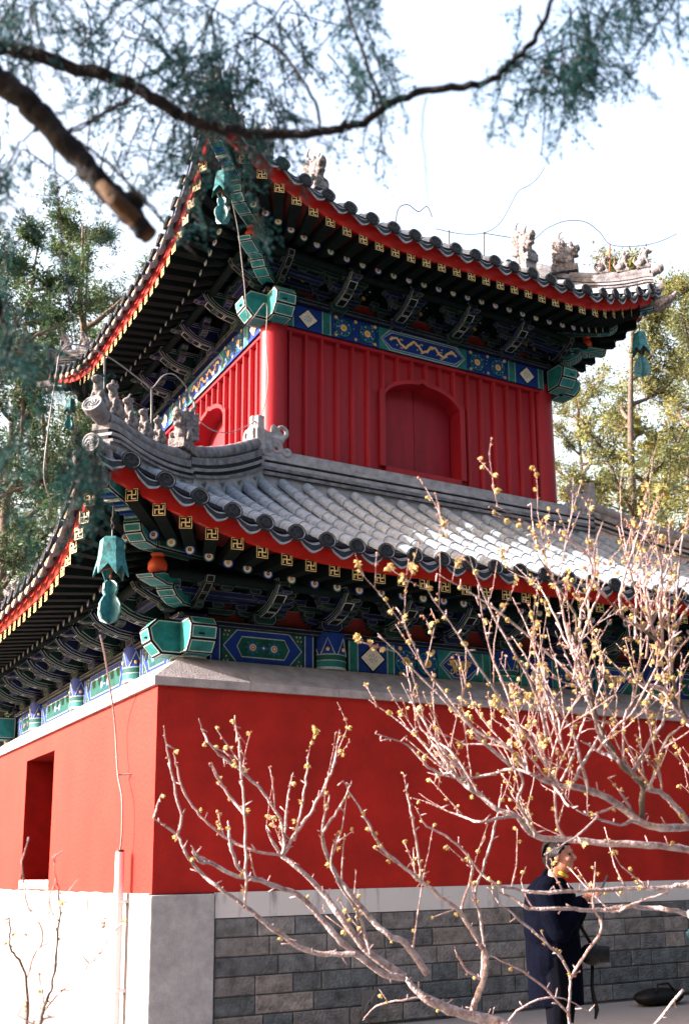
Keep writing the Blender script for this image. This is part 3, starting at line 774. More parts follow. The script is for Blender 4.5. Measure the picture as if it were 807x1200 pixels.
# ---- brackets between beam and rafters
def bracket(E, F, s, zt, k, col, tall, name='bracket_set', half=False):
    """zt = top of the beam; k = scale of the set"""
    mb = MB(); T = lambda p: F((s + p[0], E.beam - p[1], zt + p[2] * KZ))
    body, dk = ('bracket_green', 'dark_green') if col else ('bracket_blue', 'dark_blue')
    body2, dk2 = ('bracket_blue', 'dark_blue') if col else ('bracket_green', 'dark_green')
    P = lambda *a, **kw: painted_prism(mb, *a, T=T, **kw)
    def blk(cs, co, z, w=.062, h=.075, c=body2):
        P([(cs - w * .72, z), (cs + w * .72, z), (cs + w, z + h * .42), (cs + w, z + h), (cs - w, z + h), (cs - w, z + h * .42)], co - w * .8, co + w * .8, 's', c, r=.006, l=.006)
    # big base block
    P([(-.085, .03), (.085, .03), (.125, .09), (.125, .17), (-.125, .17), (-.125, .09)], -.12, .13, 's', body, r=.010, l=.008)
    # arms along the wall, boat shaped
    def arm(L, z, o, c, h=.085, w=.045):
        P([(-L, z + h), (-L, z + h * .55), (-L + .035, z + h * .18), (-L + .09, z), (L - .09, z), (L - .035, z + h * .18), (L, z + h * .55), (L, z + h)], o - w, o + w, 's', c, r=.007, l=.007)
    arm(.25, .13, 0, body); [blk(x, 0, .215) for x in (-.21, 0, .21)]
    arm(.34, .29, 0, body2); [blk(x, 0, .375, c=body) for x in (-.30, .30)]
    o1, o2 = .27, .52
    arm(.22, .27, o1, body2); [blk(x, o1, .355, c=body) for x in (-.18, .18)]
    arm(.31, .43, o1, body)
    if tall: arm(.24, .40, o2, body2, h=.08)
    # the arm running out: one deep curved plate, with its cloud outline
    pr = [(-.05, .13), (.12, .125), (.27, .155), (.40, .22), (.51, .32), (.57, .43), (.54, .53), (-.05, .53)]
    LINE[0] = 'pale_line'
    P(pr, -.062, .062, 'o', body, side='black', extra=[(.045, None), (.053, 'pale_line'), (.085, None), (.093, 'pale_line')], r=.010, l=.009)
    LINE[0] = 'shaded_line'
    # stepped noses at the front
    P([(.26, .20), (.36, .19), (.44, .225), (.40, .285), (.26, .285)], -.048, .048, 'o', body, r=.008, l=.008)
    P([(.46, .335), (.60, .30), (.66, .325), (.58, .41), (.46, .42)], -.048, .048, 'o', body2, r=.008, l=.008)
    blk(0, o1, .285, c=body, h=.05); blk(0, o2, .42, c=body, h=.05)
    for x in (-.15, .15):
        disc2 = [(x + .03 * math.cos(2 * math.pi * i / 12), .335 + .03 * math.sin(2 * math.pi * i / 12)) for i in range(12)]
    ob = mb.build(name, tower, fix=False)
    return ob
def purlins(E, F, zt, tall):
    mb = MB()
    o = .50 if tall else .46
    z = E.z0 + E.rdz + .45 * (E.beam - o - E.a - .4) - .115
    a, b = E.beam - o, W - E.beam + o
    def cylx(o_, z_, r_, body):
        n = 12; N = 12; xs = [a + (b - a) * i / N for i in range(N + 1)]
        vs = [F((x, E.beam - o_ + r_ * math.cos(2 * math.pi * j / n), z_ + r_ * math.sin(2 * math.pi * j / n))) for x in xs for j in range(n)]
        mb.add(vs, [(i * n + j, i * n + (j + 1) % n, (i + 1) * n + (j + 1) % n, (i + 1) * n + j) for i in range(N) for j in range(n)] + [tuple(range(n)), tuple(N * n + j for j in range(n))], body)
    cylx(o, z + .02, .048, 'dark_green')
    return mb.build('purlin', tower, fix=False)
def panels(E, F, ss, zt):
    """red boards that close the gaps between the sets, each a rounded trapezoid with a pale edge, on a dark ground"""
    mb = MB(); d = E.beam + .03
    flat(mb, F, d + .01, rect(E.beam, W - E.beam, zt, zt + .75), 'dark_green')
    T = lambda x, z: F((x, d, z))
    for a, b in zip(ss[:-1], ss[1:]):
        w_ = b - a; p = [(a + .13, zt + .035), (b - .13, zt + .035), (b - .15, zt + .10), (b - .26, zt + .24), (a + .26, zt + .24), (a + .15, zt + .10)]
        painted_poly(mb, p, lambda q_: F((q_[0], d, q_[1])), 'red_dark', rim='dark_green', r=.012, l=.008)
        for j in range(9):
            x = a + w_ * (.28 + .44 * ((j * 37) % 9) / 8); z = zt + .30 + .17 * ((j * 23) % 7) / 6
            disc(mb, F, d - .004, (x, z), [.012, .028, .009][j % 3], ['pale_line', 'gold_deep', 'teal'][j % 3], 10)
    mb.build('infill_board', tower, fix=False)
    mb = MB()
    T = lambda p: F((p[0], E.beam - p[1], p[2]))
    painted_prism(mb, [(E.beam - .05, zt - .03), (W - E.beam + .05, zt - .03), (W - E.beam + .05, zt + .03), (E.beam - .05, zt + .03)], -.12, .10, 's', 'dark_blue', T=T, r=.007, l=.007)
    mb.build('plate_beam', tower, fix=False)
for E, zt, n, tall in ((LOW, 3.83, 10, False), (UPP, 8.255, 5, False)):
    a, b = E.beam, W - E.beam; ss = [a + (b - a) * i / n for i in range(n + 1)]
    for k in 'ABCD':
        F = FACES[k]; panels(E, F, ss, zt); purlins(E, F, zt - (.03 if E is LOW else .13), tall)
        for i in range(1, n):
            if k in 'CD' and 2 < i < n - 1: continue
            bracket(E, F, ss[i], zt - (0.0 if E is LOW else .06), 1, i % 2, tall)

LINE[0] = 'pale_line'
# ---- corners: crossing beam ends, corner set, vase, corner beam with its dragon head
CORN = {'near': lambda p: p, 'right': lambda p: (W - p[0], p[1], p[2]), 'left': lambda p: (p[0], W - p[1], p[2]), 'far': lambda p: (W - p[0], W - p[1], p[2])}
def corner(E, C, zt, name):
    D = E.beam + (.0 if E is LOW else .02)
    # beam ends: faceted heads pushing out past the column both ways
    for sw in (0, 1):
        mb = MB()
        T = (lambda p: C((D + p[0], D - p[1], p[2]))) if sw == 0 else (lambda p: C((D - p[1], D + p[0], p[2])))
        z = zt - .36
        pr = [(.06, z + .02), (.30, z + .02), (.40, z + .13), (.43, z + .26), (.34, z + .35), (.06, z + .35)]
        painted_prism(mb, pr, -.125, .125, 'o', 'teal', T=T, r=.020, l=.010)
        for oo in (.455,):
            box(mb, (-.055, .418, z + .17), (.0, .424, z + .185), 'black', T)
        mb.build('beam_head', tower, fix=False)
    LINE[0] = 'shaded_line'
    # stacked corner set: arms both ways and on the diagonal
    mb = MB()
    for sw in (0, 1):
        T = (lambda p: C((D + p[0], D - p[1], zt + p[2] * KZ))) if sw == 0 else (lambda p: C((D - p[1], D + p[0], zt + p[2] * KZ)))
        P = lambda *a, **kw: painted_prism(mb, *a, T=T, **kw)
        P([(-.10, .03), (.10, .03), (.14, .09), (.14, .17), (-.14, .17), (-.14, .09)], -.13, .14, 's', 'bracket_blue', r=.01)
        for (o_, z_, L_, c_) in ((.0, .13, .30, 'bracket_green'), (.27, .27, .42, 'bracket_blue'), (.27, .42, .40, 'bracket_green'), (.0, .29, .42, 'bracket_blue')):
            P([(-L_, z_ + .085), (-L_, z_ + .05), (-L_ + .05, z_), (L_ + .1, z_), (L_ + .15, z_ + .05), (L_ + .15, z_ + .085)], o_ - .04, o_ + .04, 's', c_, r=.007, l=.006)
        P([(-.05, .16), (.15, .16), (.28, .20), (.40, .27), (.52, .36), (.56, .45), (-.05, .47)], -.045, .045, 'o', 'dark_blue', side='black', extra=[(.045, None), (.053, 'pale_line')])
        for (cs, co, z_) in ((-.27, .27, .36), (.27, .0, .22), (-.36, .0, .38), (.0, .42, .35), (.25, .27, .36)):
            P([(cs - .05, z_), (cs + .05, z_), (cs + .065, z_ + .03), (cs + .065, z_ + .07), (cs - .065, z_ + .07), (cs - .065, z_ + .03)], co - .05, co + .05, 's', 'bracket_green', r=.006, l=.006)
    LINE[0] = 'pale_line'
    # diagonal arms: profile in (o,z), o measured outwards on the diagonal
    q2 = math.sqrt(.5)
    TD = lambda p: C((D - p[1] * q2 + p[0] * q2, D - p[1] * q2 - p[0] * q2, zt + p[2] * KZ))
    painted_prism(mb, [(.0, .17), (.30, .15), (.44, .20), (.52, .27), (.52, .33), (.0, .33)], -.09, .09, 'o', 'teal', T=TD, r=.016, l=.009)
    painted_prism(mb, [(.35, .34), (.62, .28), (.86, .29), (.92, .33), (.70, .42), (.35, .45)], -.085, .085, 'o', 'teal', T=TD, r=.016, l=.009)
    mb.build('corner_bracket', tower, fix=False)
    mb = MB(); c = TD((0, .66, 0)); z0 = zt + .40 * KZ
    lathe(mb, [(.03, 0), (.06, .01), (.085, .045), (.085, .10), (.06, .145), (.045, .16), (.065, .185), (.03, .20)], (c[0], c[1], z0), 'orange_red', 20)
    mb.build('corner_vase', tower, smooth=True, auto=50)
    # corner beam: two timbers on the diagonal
    mb = MB(); ze = E.z0 + E.L
    ol = (E.beam - (E.a - E.fl)) / q2                       # diagonal length beam plane -> eave corner
    TB = lambda p: C((E.beam - p[1] * q2 + p[0] * q2, E.beam - p[1] * q2 - p[0] * q2, p[2]))
    lowz0 = E.z0 + .16; z1 = ze - .26
    def seg(o0, o1, za, zb, h, wd, mm, wave=False):
        pr = [(o0, za), (o1, zb), (o1, zb + h), (o0, za + h)]
        painted_prism(mb, pr, -wd, wd, 'o', mm, T=TB, r=.016, l=.010)
    o_in = ol - .62
    seg(-.3, o_in - .30, lowz0 + .10, z1 - .10, .17, .085, 'green')
    painted_prism(mb, [(o_in - .30, z1 - .10), (o_in - .10, z1 - .10), (o_in + .0, z1 - .04), (o_in + .03, z1 + .04), (o_in + .0, z1 + .12), (o_in - .30, z1 + .07)], -.085, .085, 'o', 'teal', T=TB, r=.014, l=.010)
    painted_prism(mb, [(o_in - .5, z1 + .09), (o_in - .1, z1 + .09), (ol - .05, ze - .10), (ol - .05, ze + .05), (o_in - .5, z1 + .25)], -.08, .08, 'o', 'teal', T=TB, side='teal', r=.014, l=.010)
    # small rungs of colour on its underside
    for j in range(6):
        t = j / 6; o_ = o_in + (ol - .1 - o_in) * t; z_ = z1 + .085 + (ze - .105 - z1 - .085) * (o_ - o_in + .1) / (ol - .05 - o_in + .1) - .004
        box(mb, (-.07, o_, z_ - .01), (.07, o_ + .035, z_ + .004), 'blue' if j % 2 else 'pale_line', TB)
    mb.build('corner_beam', tower, fix=False)
    # ceramic dragon head over the end of the beam
    mb = MB()
    H = lambda o_, s_, z_: TB((s_, o_, z_))
    zc = ze - .03; b0 = ol - .06
    for (o_, s_, z_, r_) in [(b0 + .02, 0, 0, .098), (b0 + .10, 0, .0, .10), (b0 + .19, 0, .015, .088), (b0 + .27, 0, .03, .072), (b0 + .33, 0, .055, .055), (b0 + .37, 0, .09, .036),
                             (b0 + .10, .06, .07, .04), (b0 + .10, -.06, .07, .04), (b0 + .04, .05, .10, .035), (b0 + .04, -.05, .10, .035), (b0 + .22, .045, .06, .03), (b0 + .22, -.045, .06, .03), (b0 + .24, 0, -.045, .045), (b0 + .16, 0, -.055, .055)]:
        ellipsoid(mb, H(o_, s_, zc + z_), (r_, r_, r_ * .9), 'carved_stone', nu=10, nv=7)
    for sg in (-1, 1):
        for j in range(5): tube(mb, [H(b0 + .02 + j * .045, sg * .085, zc - .05), H(b0 + .05 + j * .045, sg * .10, zc + .0), H(b0 + .02 + j * .045, sg * .085, zc + .06)], .012, 'carved_stone', 5)
    hd = mb.build('dragon_head', tower, smooth=True)
    rm = hd.modifiers.new('remesh', 'REMESH'); rm.mode = 'VOXEL'; rm.voxel_size = .011; rm.use_smooth_shade = True
    return TB, ol, ze
TIPS = {}
for E, zt, nm in ((LOW, 3.83, 'low'), (UPP, 8.255, 'up')):
    for cn, C in CORN.items():
        TIPS[(nm, cn)] = corner(E, C, zt - (0 if nm == 'low' else .03), nm)
# ================================================================== RIDGES, FIGURES, BEASTS
def remesh(ob, vs):
    r = ob.modifiers.new('remesh', 'REMESH'); r.mode = 'VOXEL'; r.voxel_size = vs; r.use_smooth_shade = True
    return ob
def basis(origin, fwd):
    """local (f forward, s side, z up) -> world"""
    f = Vector(fwd); f.z = 0; f.normalize(); sd = Vector((-f.y, f.x, 0)); o = Vector(origin)
    return lambda a, b, c: tuple(o + f * a + sd * b + Vector((0, 0, c)))
def fig_mesh(kind):
    """a seated ridge animal facing +x, about 0.27 m tall"""
    mb = MB(); B = basis((0, 0, 0), (1, 0, 0)); mm = 'carved_stone'
    ell = lambda a, b, c, r, rot=None: ellipsoid(mb, B(a, b, c), r, mm, rot=rot, nu=12, nv=8)
    tilt = Matrix.Rotation(R(-14), 3, 'Y')
    box(mb, (-.085, -.045, -.02), (.08, .045, .022), mm)
    ell(-.035, 0, .07, (.062, .052, .06)); ell(.0, 0, .115, (.044, .042, .075), Matrix.Rotation(R(20), 3, 'Y'))
    ell(.022, 0, .165, (.038, .036, .05)); ell(.038, 0, .215, (.042, .037, .038)); ell(.078, 0, .205, (.030, .026, .019)); ell(.072, 0, .190, (.022, .02, .010))
    for s_ in (-1, 1):
        tube(mb, [B(.02, s_ * .028, .14), B(.045, s_ * .030, .08), B(.052, s_ * .030, .02)], [.018, .015, .016], mm, 7)
        ell(-.04, s_ * .045, .045, (.045, .022, .036)); ell(.065, s_ * .030, .022, (.022, .014, .012))
        if kind == 0: tube(mb, [B(.02, s_ * .025, .24), B(-.005, s_ * .038, .275)], [.014, .004], mm, 6)
        else: ell(.015, s_ * .034, .232, (.016, .010, .022))
        ell(.062, s_ * .022, .226, (.010, .008, .009))
    tube(mb, [B(-.085, 0, .05), B(-.115, 0, .11), B(-.095, 0, .16), B(-.07, 0, .15)], [.016, .02, .018, .008], mm, 7)
    for j in range(4): ell(-.015 - j * .012, 0, .225 - j * .028, (.022, .014, .016))
    if kind == 1: ell(.025, 0, .262, (.020, .018, .022))
    if kind == 2: tube(mb, [B(.03, 0, .25), B(.0, 0, .30), B(-.04, 0, .31)], [.014, .009, .003], mm, 6)
    return mb
def beast_mesh():
    """the horned dragon head that ends a ridge, facing +x, 0.42 m tall"""
    mb = MB(); B = basis((0, 0, 0), (1, 0, 0)); mm = 'carved_stone'
    ell = lambda a, b, c, r, rot=None: ellipsoid(mb, B(a, b, c), r, mm, rot=rot, nu=14, nv=9)
    box(mb, (-.17, -.075, -.05), (.13, .075, .03), mm)
    ell(-.02, 0, .10, (.115, .078, .12)); ell(.0, 0, .20, (.10, .075, .09)); ell(.07, 0, .235, (.075, .062, .055)); ell(.125, 0, .245, (.040, .045, .035))
    ell(.095, 0, .165, (.055, .045, .022), Matrix.Rotation(R(18), 3, 'Y')); ell(.135, 0, .275, (.022, .032, .020))
    for s_ in (-1, 1):
        ell(.065, s_ * .055, .275, (.026, .020, .026)); ell(.05, s_ * .05, .305, (.035, .018, .015))
        tube(mb, [B(.0, s_ * .045, .27), B(-.03, s_ * .06, .33), B(-.075, s_ * .065, .37), B(-.06, s_ * .06, .43), B(-.01, s_ * .055, .46)], [.024, .02, .016, .012, .005], mm, 7)
        tube(mb, [B(-.055, s_ * .065, .385), B(-.10, s_ * .07, .41)], [.012, .004], mm, 6)
        for j in range(6):                                   # mane curls swept back
            zz = .06 + j * .043
            tube(mb, [B(.0 - j * .004, s_ * .075, zz), B(-.07, s_ * .085, zz + .015), B(-.13, s_ * .07, zz + .05), B(-.165, s_ * .05, zz + .10 - j * .004)], [.016, .019, .016, .006], mm, 6)
        for j in range(3): tube(mb, [B(.02 + j * .025, s_ * .075, .03), B(.03 + j * .022, s_ * .082, .08), B(.0 + j * .022, s_ * .075, .13)], [.012, .014, .008], mm, 6)
        for j in range(3): tube(mb, [B(.085 + j * .022, s_ * .038, .205), B(.09 + j * .022, s_ * .036, .182)], [.008, .003], mm, 5)
    for j in range(5): ell(-.08 - j * .012, 0, .30 - j * .055, (.05, .028, .032))
    return mb
FIG = [remesh(fig_mesh(i).build('ridge_figure', fix=True), .0075) for i in range(3)]
BEAST = remesh(beast_mesh().build('ridge_beast'), .010)
for o in FIG + [BEAST]: COL.objects.unlink(o)
def place(src, parent, pos, fwd, sc_=1.0):
    o = src.copy(); COL.objects.link(o); o.parent = parent; o.location = pos; f = Vector(fwd)
    o.rotation_euler = (0, 0, math.atan2(f.y, f.x)); o.scale = (sc_,) * 3; return o

def layered_ridge(name, path, hs, parent, wd=1.0, top=True):
    """stacked ridge: plinth course, fillet, waist, fillet, round cap; hs = height at each path point"""
    mb = MB(); path = [Vector(p) for p in path]
    def course(w0, f0, f1, mm, w1=None):
        w1 = w1 or w0; n = len(path); vs = []
        for i, p in enumerate(path):
            t = path[min(i + 1, n - 1)] - path[max(i - 1, 0)]; t.z = 0; t.normalize(); sd = Vector((t.y, -t.x, 0)); h = hs[i]
            for a, b in ((-w0, f0), (w0, f0), (w1, f1), (-w1, f1)): vs.append(p + sd * a * wd + Vector((0, 0, h * b)))
        fs = [(i * 4 + k, i * 4 + (k + 1) % 4, (i + 1) * 4 + (k + 1) % 4, (i + 1) * 4 + k) for i in range(n - 1) for k in range(4)]
        mb.add(vs, fs + [(3, 2, 1, 0), tuple((n - 1) * 4 + k for k in range(4))], mm)
    course(.115, -.25, .30, 'ridge_pale', .095); course(.125, .30, .36, 'ridge_grey'); course(.075, .36, .44, 'tile_face')
    course(.105, .44, .50, 'ridge_pale', .115); course(.075, .50, .58, 'tile_face'); course(.085, .58, .72, 'ridge_grey')
    ob = mb.build(name, parent)
    if top:
        mb = MB(); L = 0; pts = []; rad = []
        for i in range(len(path) - 1):
            a, b = path[i] + Vector((0, 0, hs[i] * .84)), path[i + 1] + Vector((0, 0, hs[i + 1] * .84))
            seg = (b - a).length; k = max(1, int(seg / .04))
            for j in range(k):
                pts.append(a.lerp(b, j / k)); L += seg / k; rad.append(.068 * wd + (.006 if (L % .26) < .045 else 0) + random.uniform(-.001, .001))
        tube(mb, pts, rad, 'ridge_grey', 12); mb.build('ridge_cap_tile', parent, smooth=True, auto=50)
    return ob
def tile_disc(parent, c, nrm, r=.085):
    mb = MB(); n = Vector(nrm).normalized(); c = Vector(c)
    lathe(mb, [(r, -.05), (r, .012)], c, 'ridge_grey', 22, n); lathe(mb, [(r * .97, .012), (r * .95, .018), (r * .84, .018), (r * .80, .013)], c, 'tile_rim', 22, n)
    lathe(mb, [(r * .8, .008), (r * .8, .0135)], c, 'ridge_grey', 22, n)
    a = n.orthogonal().normalized(); b = n.cross(a)
    for j in range(4):
        an = j * math.pi / 2
        tube(mb, [c + n * .016 + (a * math.cos(an + t * .9) + b * math.sin(an + t * .9)) * r * (.12 + .2 * t) for t in (0, 1, 2, 3)], .006, 'tile_rim', 5)
    return mb.build('ridge_end_disc', parent, smooth=True, auto=40)

def hip_ridge(E, C, parent, t_in, h0, h1, tb, figs, corner_name):
    ec = E.a - E.fl
    P = lambda t, z: Vector(C((t, t, z)))
    ts = [t_in + (ec + .02 - t_in) * i / 26 for i in range(27)]
    path = [P(t, E.roof(t, t) - .02) for t in ts]; hs = [h0 + (h1 - h0) * i / 26 for i in range(27)]
    # the ridge splits at the beast: high behind, lower in front
    kb = min(range(27), key=lambda i: abs(ts[i] - tb))
    layered_ridge('hip_ridge', path[:kb + 1], [h * 1.12 for h in hs[:kb + 1]], parent, 1.0)
    layered_ridge('hip_ridge', path[kb:], hs[kb:], parent, .92)
    out = (path[-1] - path[0]); out.z = 0; out.normalize()
    tip = path[-1] + Vector((0, 0, hs[-1] * .84)); tl = out * .14 + Vector((0, 0, .055))
    mb = MB(); tube(mb, [tip - out * .02, tip + tl * .55, tip + tl], [.070, .074, .080], 'ridge_grey', 14); mb.build('ridge_cap_tile', parent, smooth=True, auto=50)
    tile_disc(parent, tip + tl, out * 1 + Vector((0, 0, .45)), .088)
    tile_disc(parent, path[-1] + out * .13 + Vector((0, 0, .07)), out + Vector((0, 0, -.05)), .078)
    mb = MB(); tube(mb, [path[-1] - out * .25 + Vector((0, 0, .05)), path[-1] + out * .13 + Vector((0, 0, .07))], .07, 'tile', 12); mb.build('corner_cover_tile', parent, smooth=True, auto=50)
    def top(t):
        f = (t - t_in) / (ec + .02 - t_in); h = h0 + (h1 - h0) * f; return E.roof(t, t) - .02 + h * .84 + .062
    for i, t in enumerate(figs): place(FIG[i % 3], parent, P(t, top(t)), out, [1.12, 1.06, 1.0, .96, .90][i % 5])
    z = top(tb) + .0
    place(BEAST, parent, P(tb, z + .03), out, 1.14 if E is LOW else 1.22)
FT = [-.83, -.66, -.47, -.27, -.08]
for cn, C in CORN.items():
    hip_ridge(LOW, C, lower_roof, 1.56, .50, .40, .27, FT, cn)
    hip_ridge(UPP, C, upper_roof, 2.1, .46, .36, 1.62, [.74, .97, 1.20], cn)
# ring ridge round the foot of the upper storey
for k in 'ABCD':
    F = FACES[k]; mb = MB()
    for (d0, d1, z0, z1, mm) in ((1.50, 2.0, 5.66, 5.845, 'ridge_pale'), (1.465, 2.0, 5.847, 5.885, 'ridge_grey'), (1.52, 2.0, 5.887, 5.915, 'tile_face'), (1.485, 2.0, 5.917, 5.955, 'ridge_grey'),
                                 (1.54, 2.0, 5.957, 6.02, 'ridge_pale'), (1.56, 2.0, 6.022, 6.045, 'tile_face'), (1.53, 2.0, 6.047, 6.085, 'ridge_pale'), (1.60, 2.0, 6.087, 6.105, 'tile_face'), (1.585, 2.0, 6.107, 6.20, 'ridge_pale')):
        vs = [F((hx_, d, z)) for d, hx_, z in ((d0, d0, z0), (d0, W - d0, z0), (d0, W - d0, z1), (d0, d0, z1), (d1, d1, z0), (d1, W - d1, z0), (d1, W - d1, z1), (d1, d1, z1))]
        mb.add(vs, [(0, 1, 2, 3), (3, 2, 6, 7), (0, 1, 5, 4)], mm)
    # sloping top in flat stones
    n = 8
    for i in range(n):
        a, b = 1.585 + (W - 3.17) * i / n + (.003 if i else 0), 1.585 + (W - 3.17) * (i + 1) / n - (.003 if i < n - 1 else 0)
        hxx = lambda s, d: max(d, min(W - d, s))
        mb.add([F((hxx(a, 1.585), 1.585, 6.202)), F((hxx(b, 1.585), 1.585, 6.202)), F((hxx(b, 1.96), 1.96, 6.33)), F((hxx(a, 1.96), 1.96, 6.33))], [(0, 1, 2, 3)], 'ridge_pale')
    mb.build('base_ridge', lower_roof, fix=False)
# carved scroll finials on the corners of that ring
def finial(C):
    mb = MB(); mm = 'ridge_pale'
    for sw in (0, 1):
        P = (lambda a, b, c: C((1.62 + a, 1.60 - b, 6.10 + c))) if sw == 0 else (lambda a, b, c: C((1.60 - b, 1.62 + a, 6.10 + c)))
        box(mb, (-.10, -.06, 0), (.14, .04, .30), mm, lambda p: P(*p))
        box(mb, (-.10, -.05, .28), (.02, .03, .46), mm, lambda p: P(*p))
        for (cx, cz, r, s_) in ((.27, .34, .105, 1), (.20, .13, .085, -1), (.34, .10, .06, 1)):
            pts = [P(cx + r * (1 - t / 20) * math.cos(s_ * t * .55 + 2.6), -.0, cz + r * (1 - t / 20) * math.sin(s_ * t * .55 + 2.6)) for t in range(17)]
            tube(mb, pts, [.036 - .0012 * t for t in range(17)], mm, 7)
        tube(mb, [P(.05, 0, .30), P(.13, 0, .24), P(.20, 0, .24), P(.30, 0, .22)], [.04, .045, .045, .03], mm, 7)
        for j in range(4): tube(mb, [P(-.06 + j * .05, -.03, .02), P(-.04 + j * .05, .055, .08), P(-.07 + j * .05, .05, .16)], .016, mm, 5)
        for j in range(3): tube(mb, [P(-.07 + j * .035, .045, .30), P(-.065 + j * .035, .045, .45)], .010, mm, 5)
    remesh(mb.build('corner_finial', lower_roof), .012)
for cn in CORN: finial(CORN[cn])
# upper roof above the skirt: front and back slopes up to the main ridge, gables, ridges
GX = 2.40
for k in 'AC':
    F = FACES[k]; mb = MB(); x = W / 2 - UPP.tsp * 5
    class X2: pass
    def row(x, d0, d1):
        rings = []; d = d0
        while d < d1:
            e = min(d1, d + .235); rings += [(d, .071), (d + .02, .068), (e - .004, .061)]; d = e
        vs = [F((x + rr * math.cos(math.pi * j / 8), dd, UPP.roof(x, dd) + .045 + rr * math.sin(math.pi * j / 8))) for dd, rr in rings for j in range(9)]
        mb.add(vs, [(i * 9 + j, i * 9 + j + 1, (i + 1) * 9 + j + 1, (i + 1) * 9 + j) for i in range(len(rings) - 1) for j in range(8)], 'tile')
    for i in range(-5, 6): row(W / 2 + i * UPP.tsp, 2.40, 4.0)
    n = 8; vs = [F((x_, 1.8 + 2.2 * i / n, UPP.roof(4, 1.8 + 2.2 * i / n) - .005)) for i in range(n + 1) for x_ in (GX - .1, W - GX + .1)]
    mb.add(vs, [(2 * i, 2 * i + 1, 2 * i + 3, 2 * i + 2) for i in range(n)], 'tile_face')
    mb.build('tiled_slope', upper_roof, smooth=True, auto=35)
for k in 'BD':
    F = FACES[k]; mb = MB(); n = 12; s = [2.0 + 4.0 * i / n for i in range(n + 1)]
    top = [(x, UPP.roof(4, min(x, W - x)) - .03) for x in s]
    zb = UPP.roof(4, 2.3) - .1
    flat(mb, F, 2.46, [(x, z) for x, z in top] + [(6.0, zb), (2.0, zb)], 'red_board')
    mb.build('gable_board', upper_roof, fix=False)
    layered_ridge('gable_foot_ridge', [F((s_, 2.38, UPP.roof(4, 2.38) - .02)) for s_ in (2.1, 3, 4, 5, 5.9)], [.30] * 5, upper_roof)
for x in (GX, W - GX):
    for k in 'AC':
        F = FACES[k]; ys = [4.0 - (4.0 - 1.80) * i / 12 for i in range(13)]
        layered_ridge('descending_ridge', [F((x, y, UPP.roof(4, y) - .02)) for y in ys], [.34] * 13, upper_roof)
        p = F((x, 1.72, UPP.roof(4, 1.80) + .40)); f = Vector(F((x, 0, 0))) - Vector(F((x, 1, 0)))
        mb = MB(); box(mb, (x - .09, 1.60, UPP.roof(4, 1.7) - .02), (x + .09, 1.86, p[2] - .02), 'ridge_pale', lambda q_: F(q_)); mb.build('beast_plinth', upper_roof)
        place(BEAST, upper_roof, p, f, 1.3)
layered_ridge('main_ridge', [(x, 4.0, UPP.roof(4, 4.0) - .05) for x in (2.3, 3.2, 4, 4.8, 5.7)], [.42] * 5, upper_roof, 1.1)
for x, f in ((2.3, 1), (5.7, -1)): place(BEAST, upper_roof, (x, 4.0, UPP.roof(4, 4) + .2), (f, 0, 0), .9)

# the upper roof is not quite regular: its near corner kicks up higher, its right end overhangs less
def settle(v):
    k = min(1.0, max(0.0, (v.z - 8.12) / .45)); x, y, z = v
    if x > 5.95: x = 5.95 + (x - 5.95) * (1 - .32 * k)
    d = math.hypot(v.x - .64, v.y - .64); z += .19 * k * max(0.0, 1 - d / 2.8) ** 1.6
    z -= .22 * k * max(0.0, 1 - math.hypot(v.x - 7.36, v.y - .64) / 2.6) ** 1.5
    return Vector((x, y, z))
seen = set()
for ob in list(tower.children) + list(upper_roof.children):
    if ob.type != 'MESH' or ob.name.split('.')[0] in ('corner_column', 'board_wall', 'batten', 'painted_beam'): continue
    if ob.location.length > 0 or ob.name.startswith(('ridge_beast', 'ridge_figure')): ob.location = settle(ob.location); continue
    if ob.data.name in seen: continue
    seen.add(ob.data.name); me = ob.data; n = len(me.vertices); buf = np.empty(n * 3); me.vertices.foreach_get('co', buf); V = buf.reshape(-1, 3)
    if V[:, 2].max() < 8.12: continue
    k = np.clip((V[:, 2] - 8.12) / .45, 0, 1); d = np.hypot(V[:, 0] - .64, V[:, 1] - .64)
    V[:, 2] += .19 * k * np.maximum(0, 1 - d / 2.8) ** 1.6
    V[:, 2] -= .22 * k * np.maximum(0, 1 - np.hypot(V[:, 0] - 7.36, V[:, 1] - .64) / 2.6) ** 1.5
    V[:, 0] = np.where(V[:, 0] > 5.95, 5.95 + (V[:, 0] - 5.95) * (1 - .32 * k), V[:, 0])
    me.vertices.foreach_set('co', V.ravel()); me.update()
# ================================================================== GROUND
mb = MB(); N = 24
xs = [-700, -200, -60, -20, -10, -4, 0, 4, 10, 20, 60, 200, 700]
mb.add([(x, y, 0) for y in xs for x in xs], [(j * 13 + i, j * 13 + i + 1, (j + 1) * 13 + i + 1, (j + 1) * 13 + i) for j in range(12) for i in range(12)], 'soil')
tag(mb.build('ground', fix=False), kind='structure')
mb = MB(); box(mb, (-1.4, -1.9, -.05), (W + 1.4, W + 1.4, .165), 'pavement')
o = tag(mb.build('pavement'), kind='structure'); bvm = o.modifiers.new('bevel', 'BEVEL'); bvm.width = .015; bvm.segments = 2
mb = MB(); box(mb, (-7.0, -14, -.05), (14, -2.6, .02), 'pavement'); tag(mb.build('path'), kind='structure')

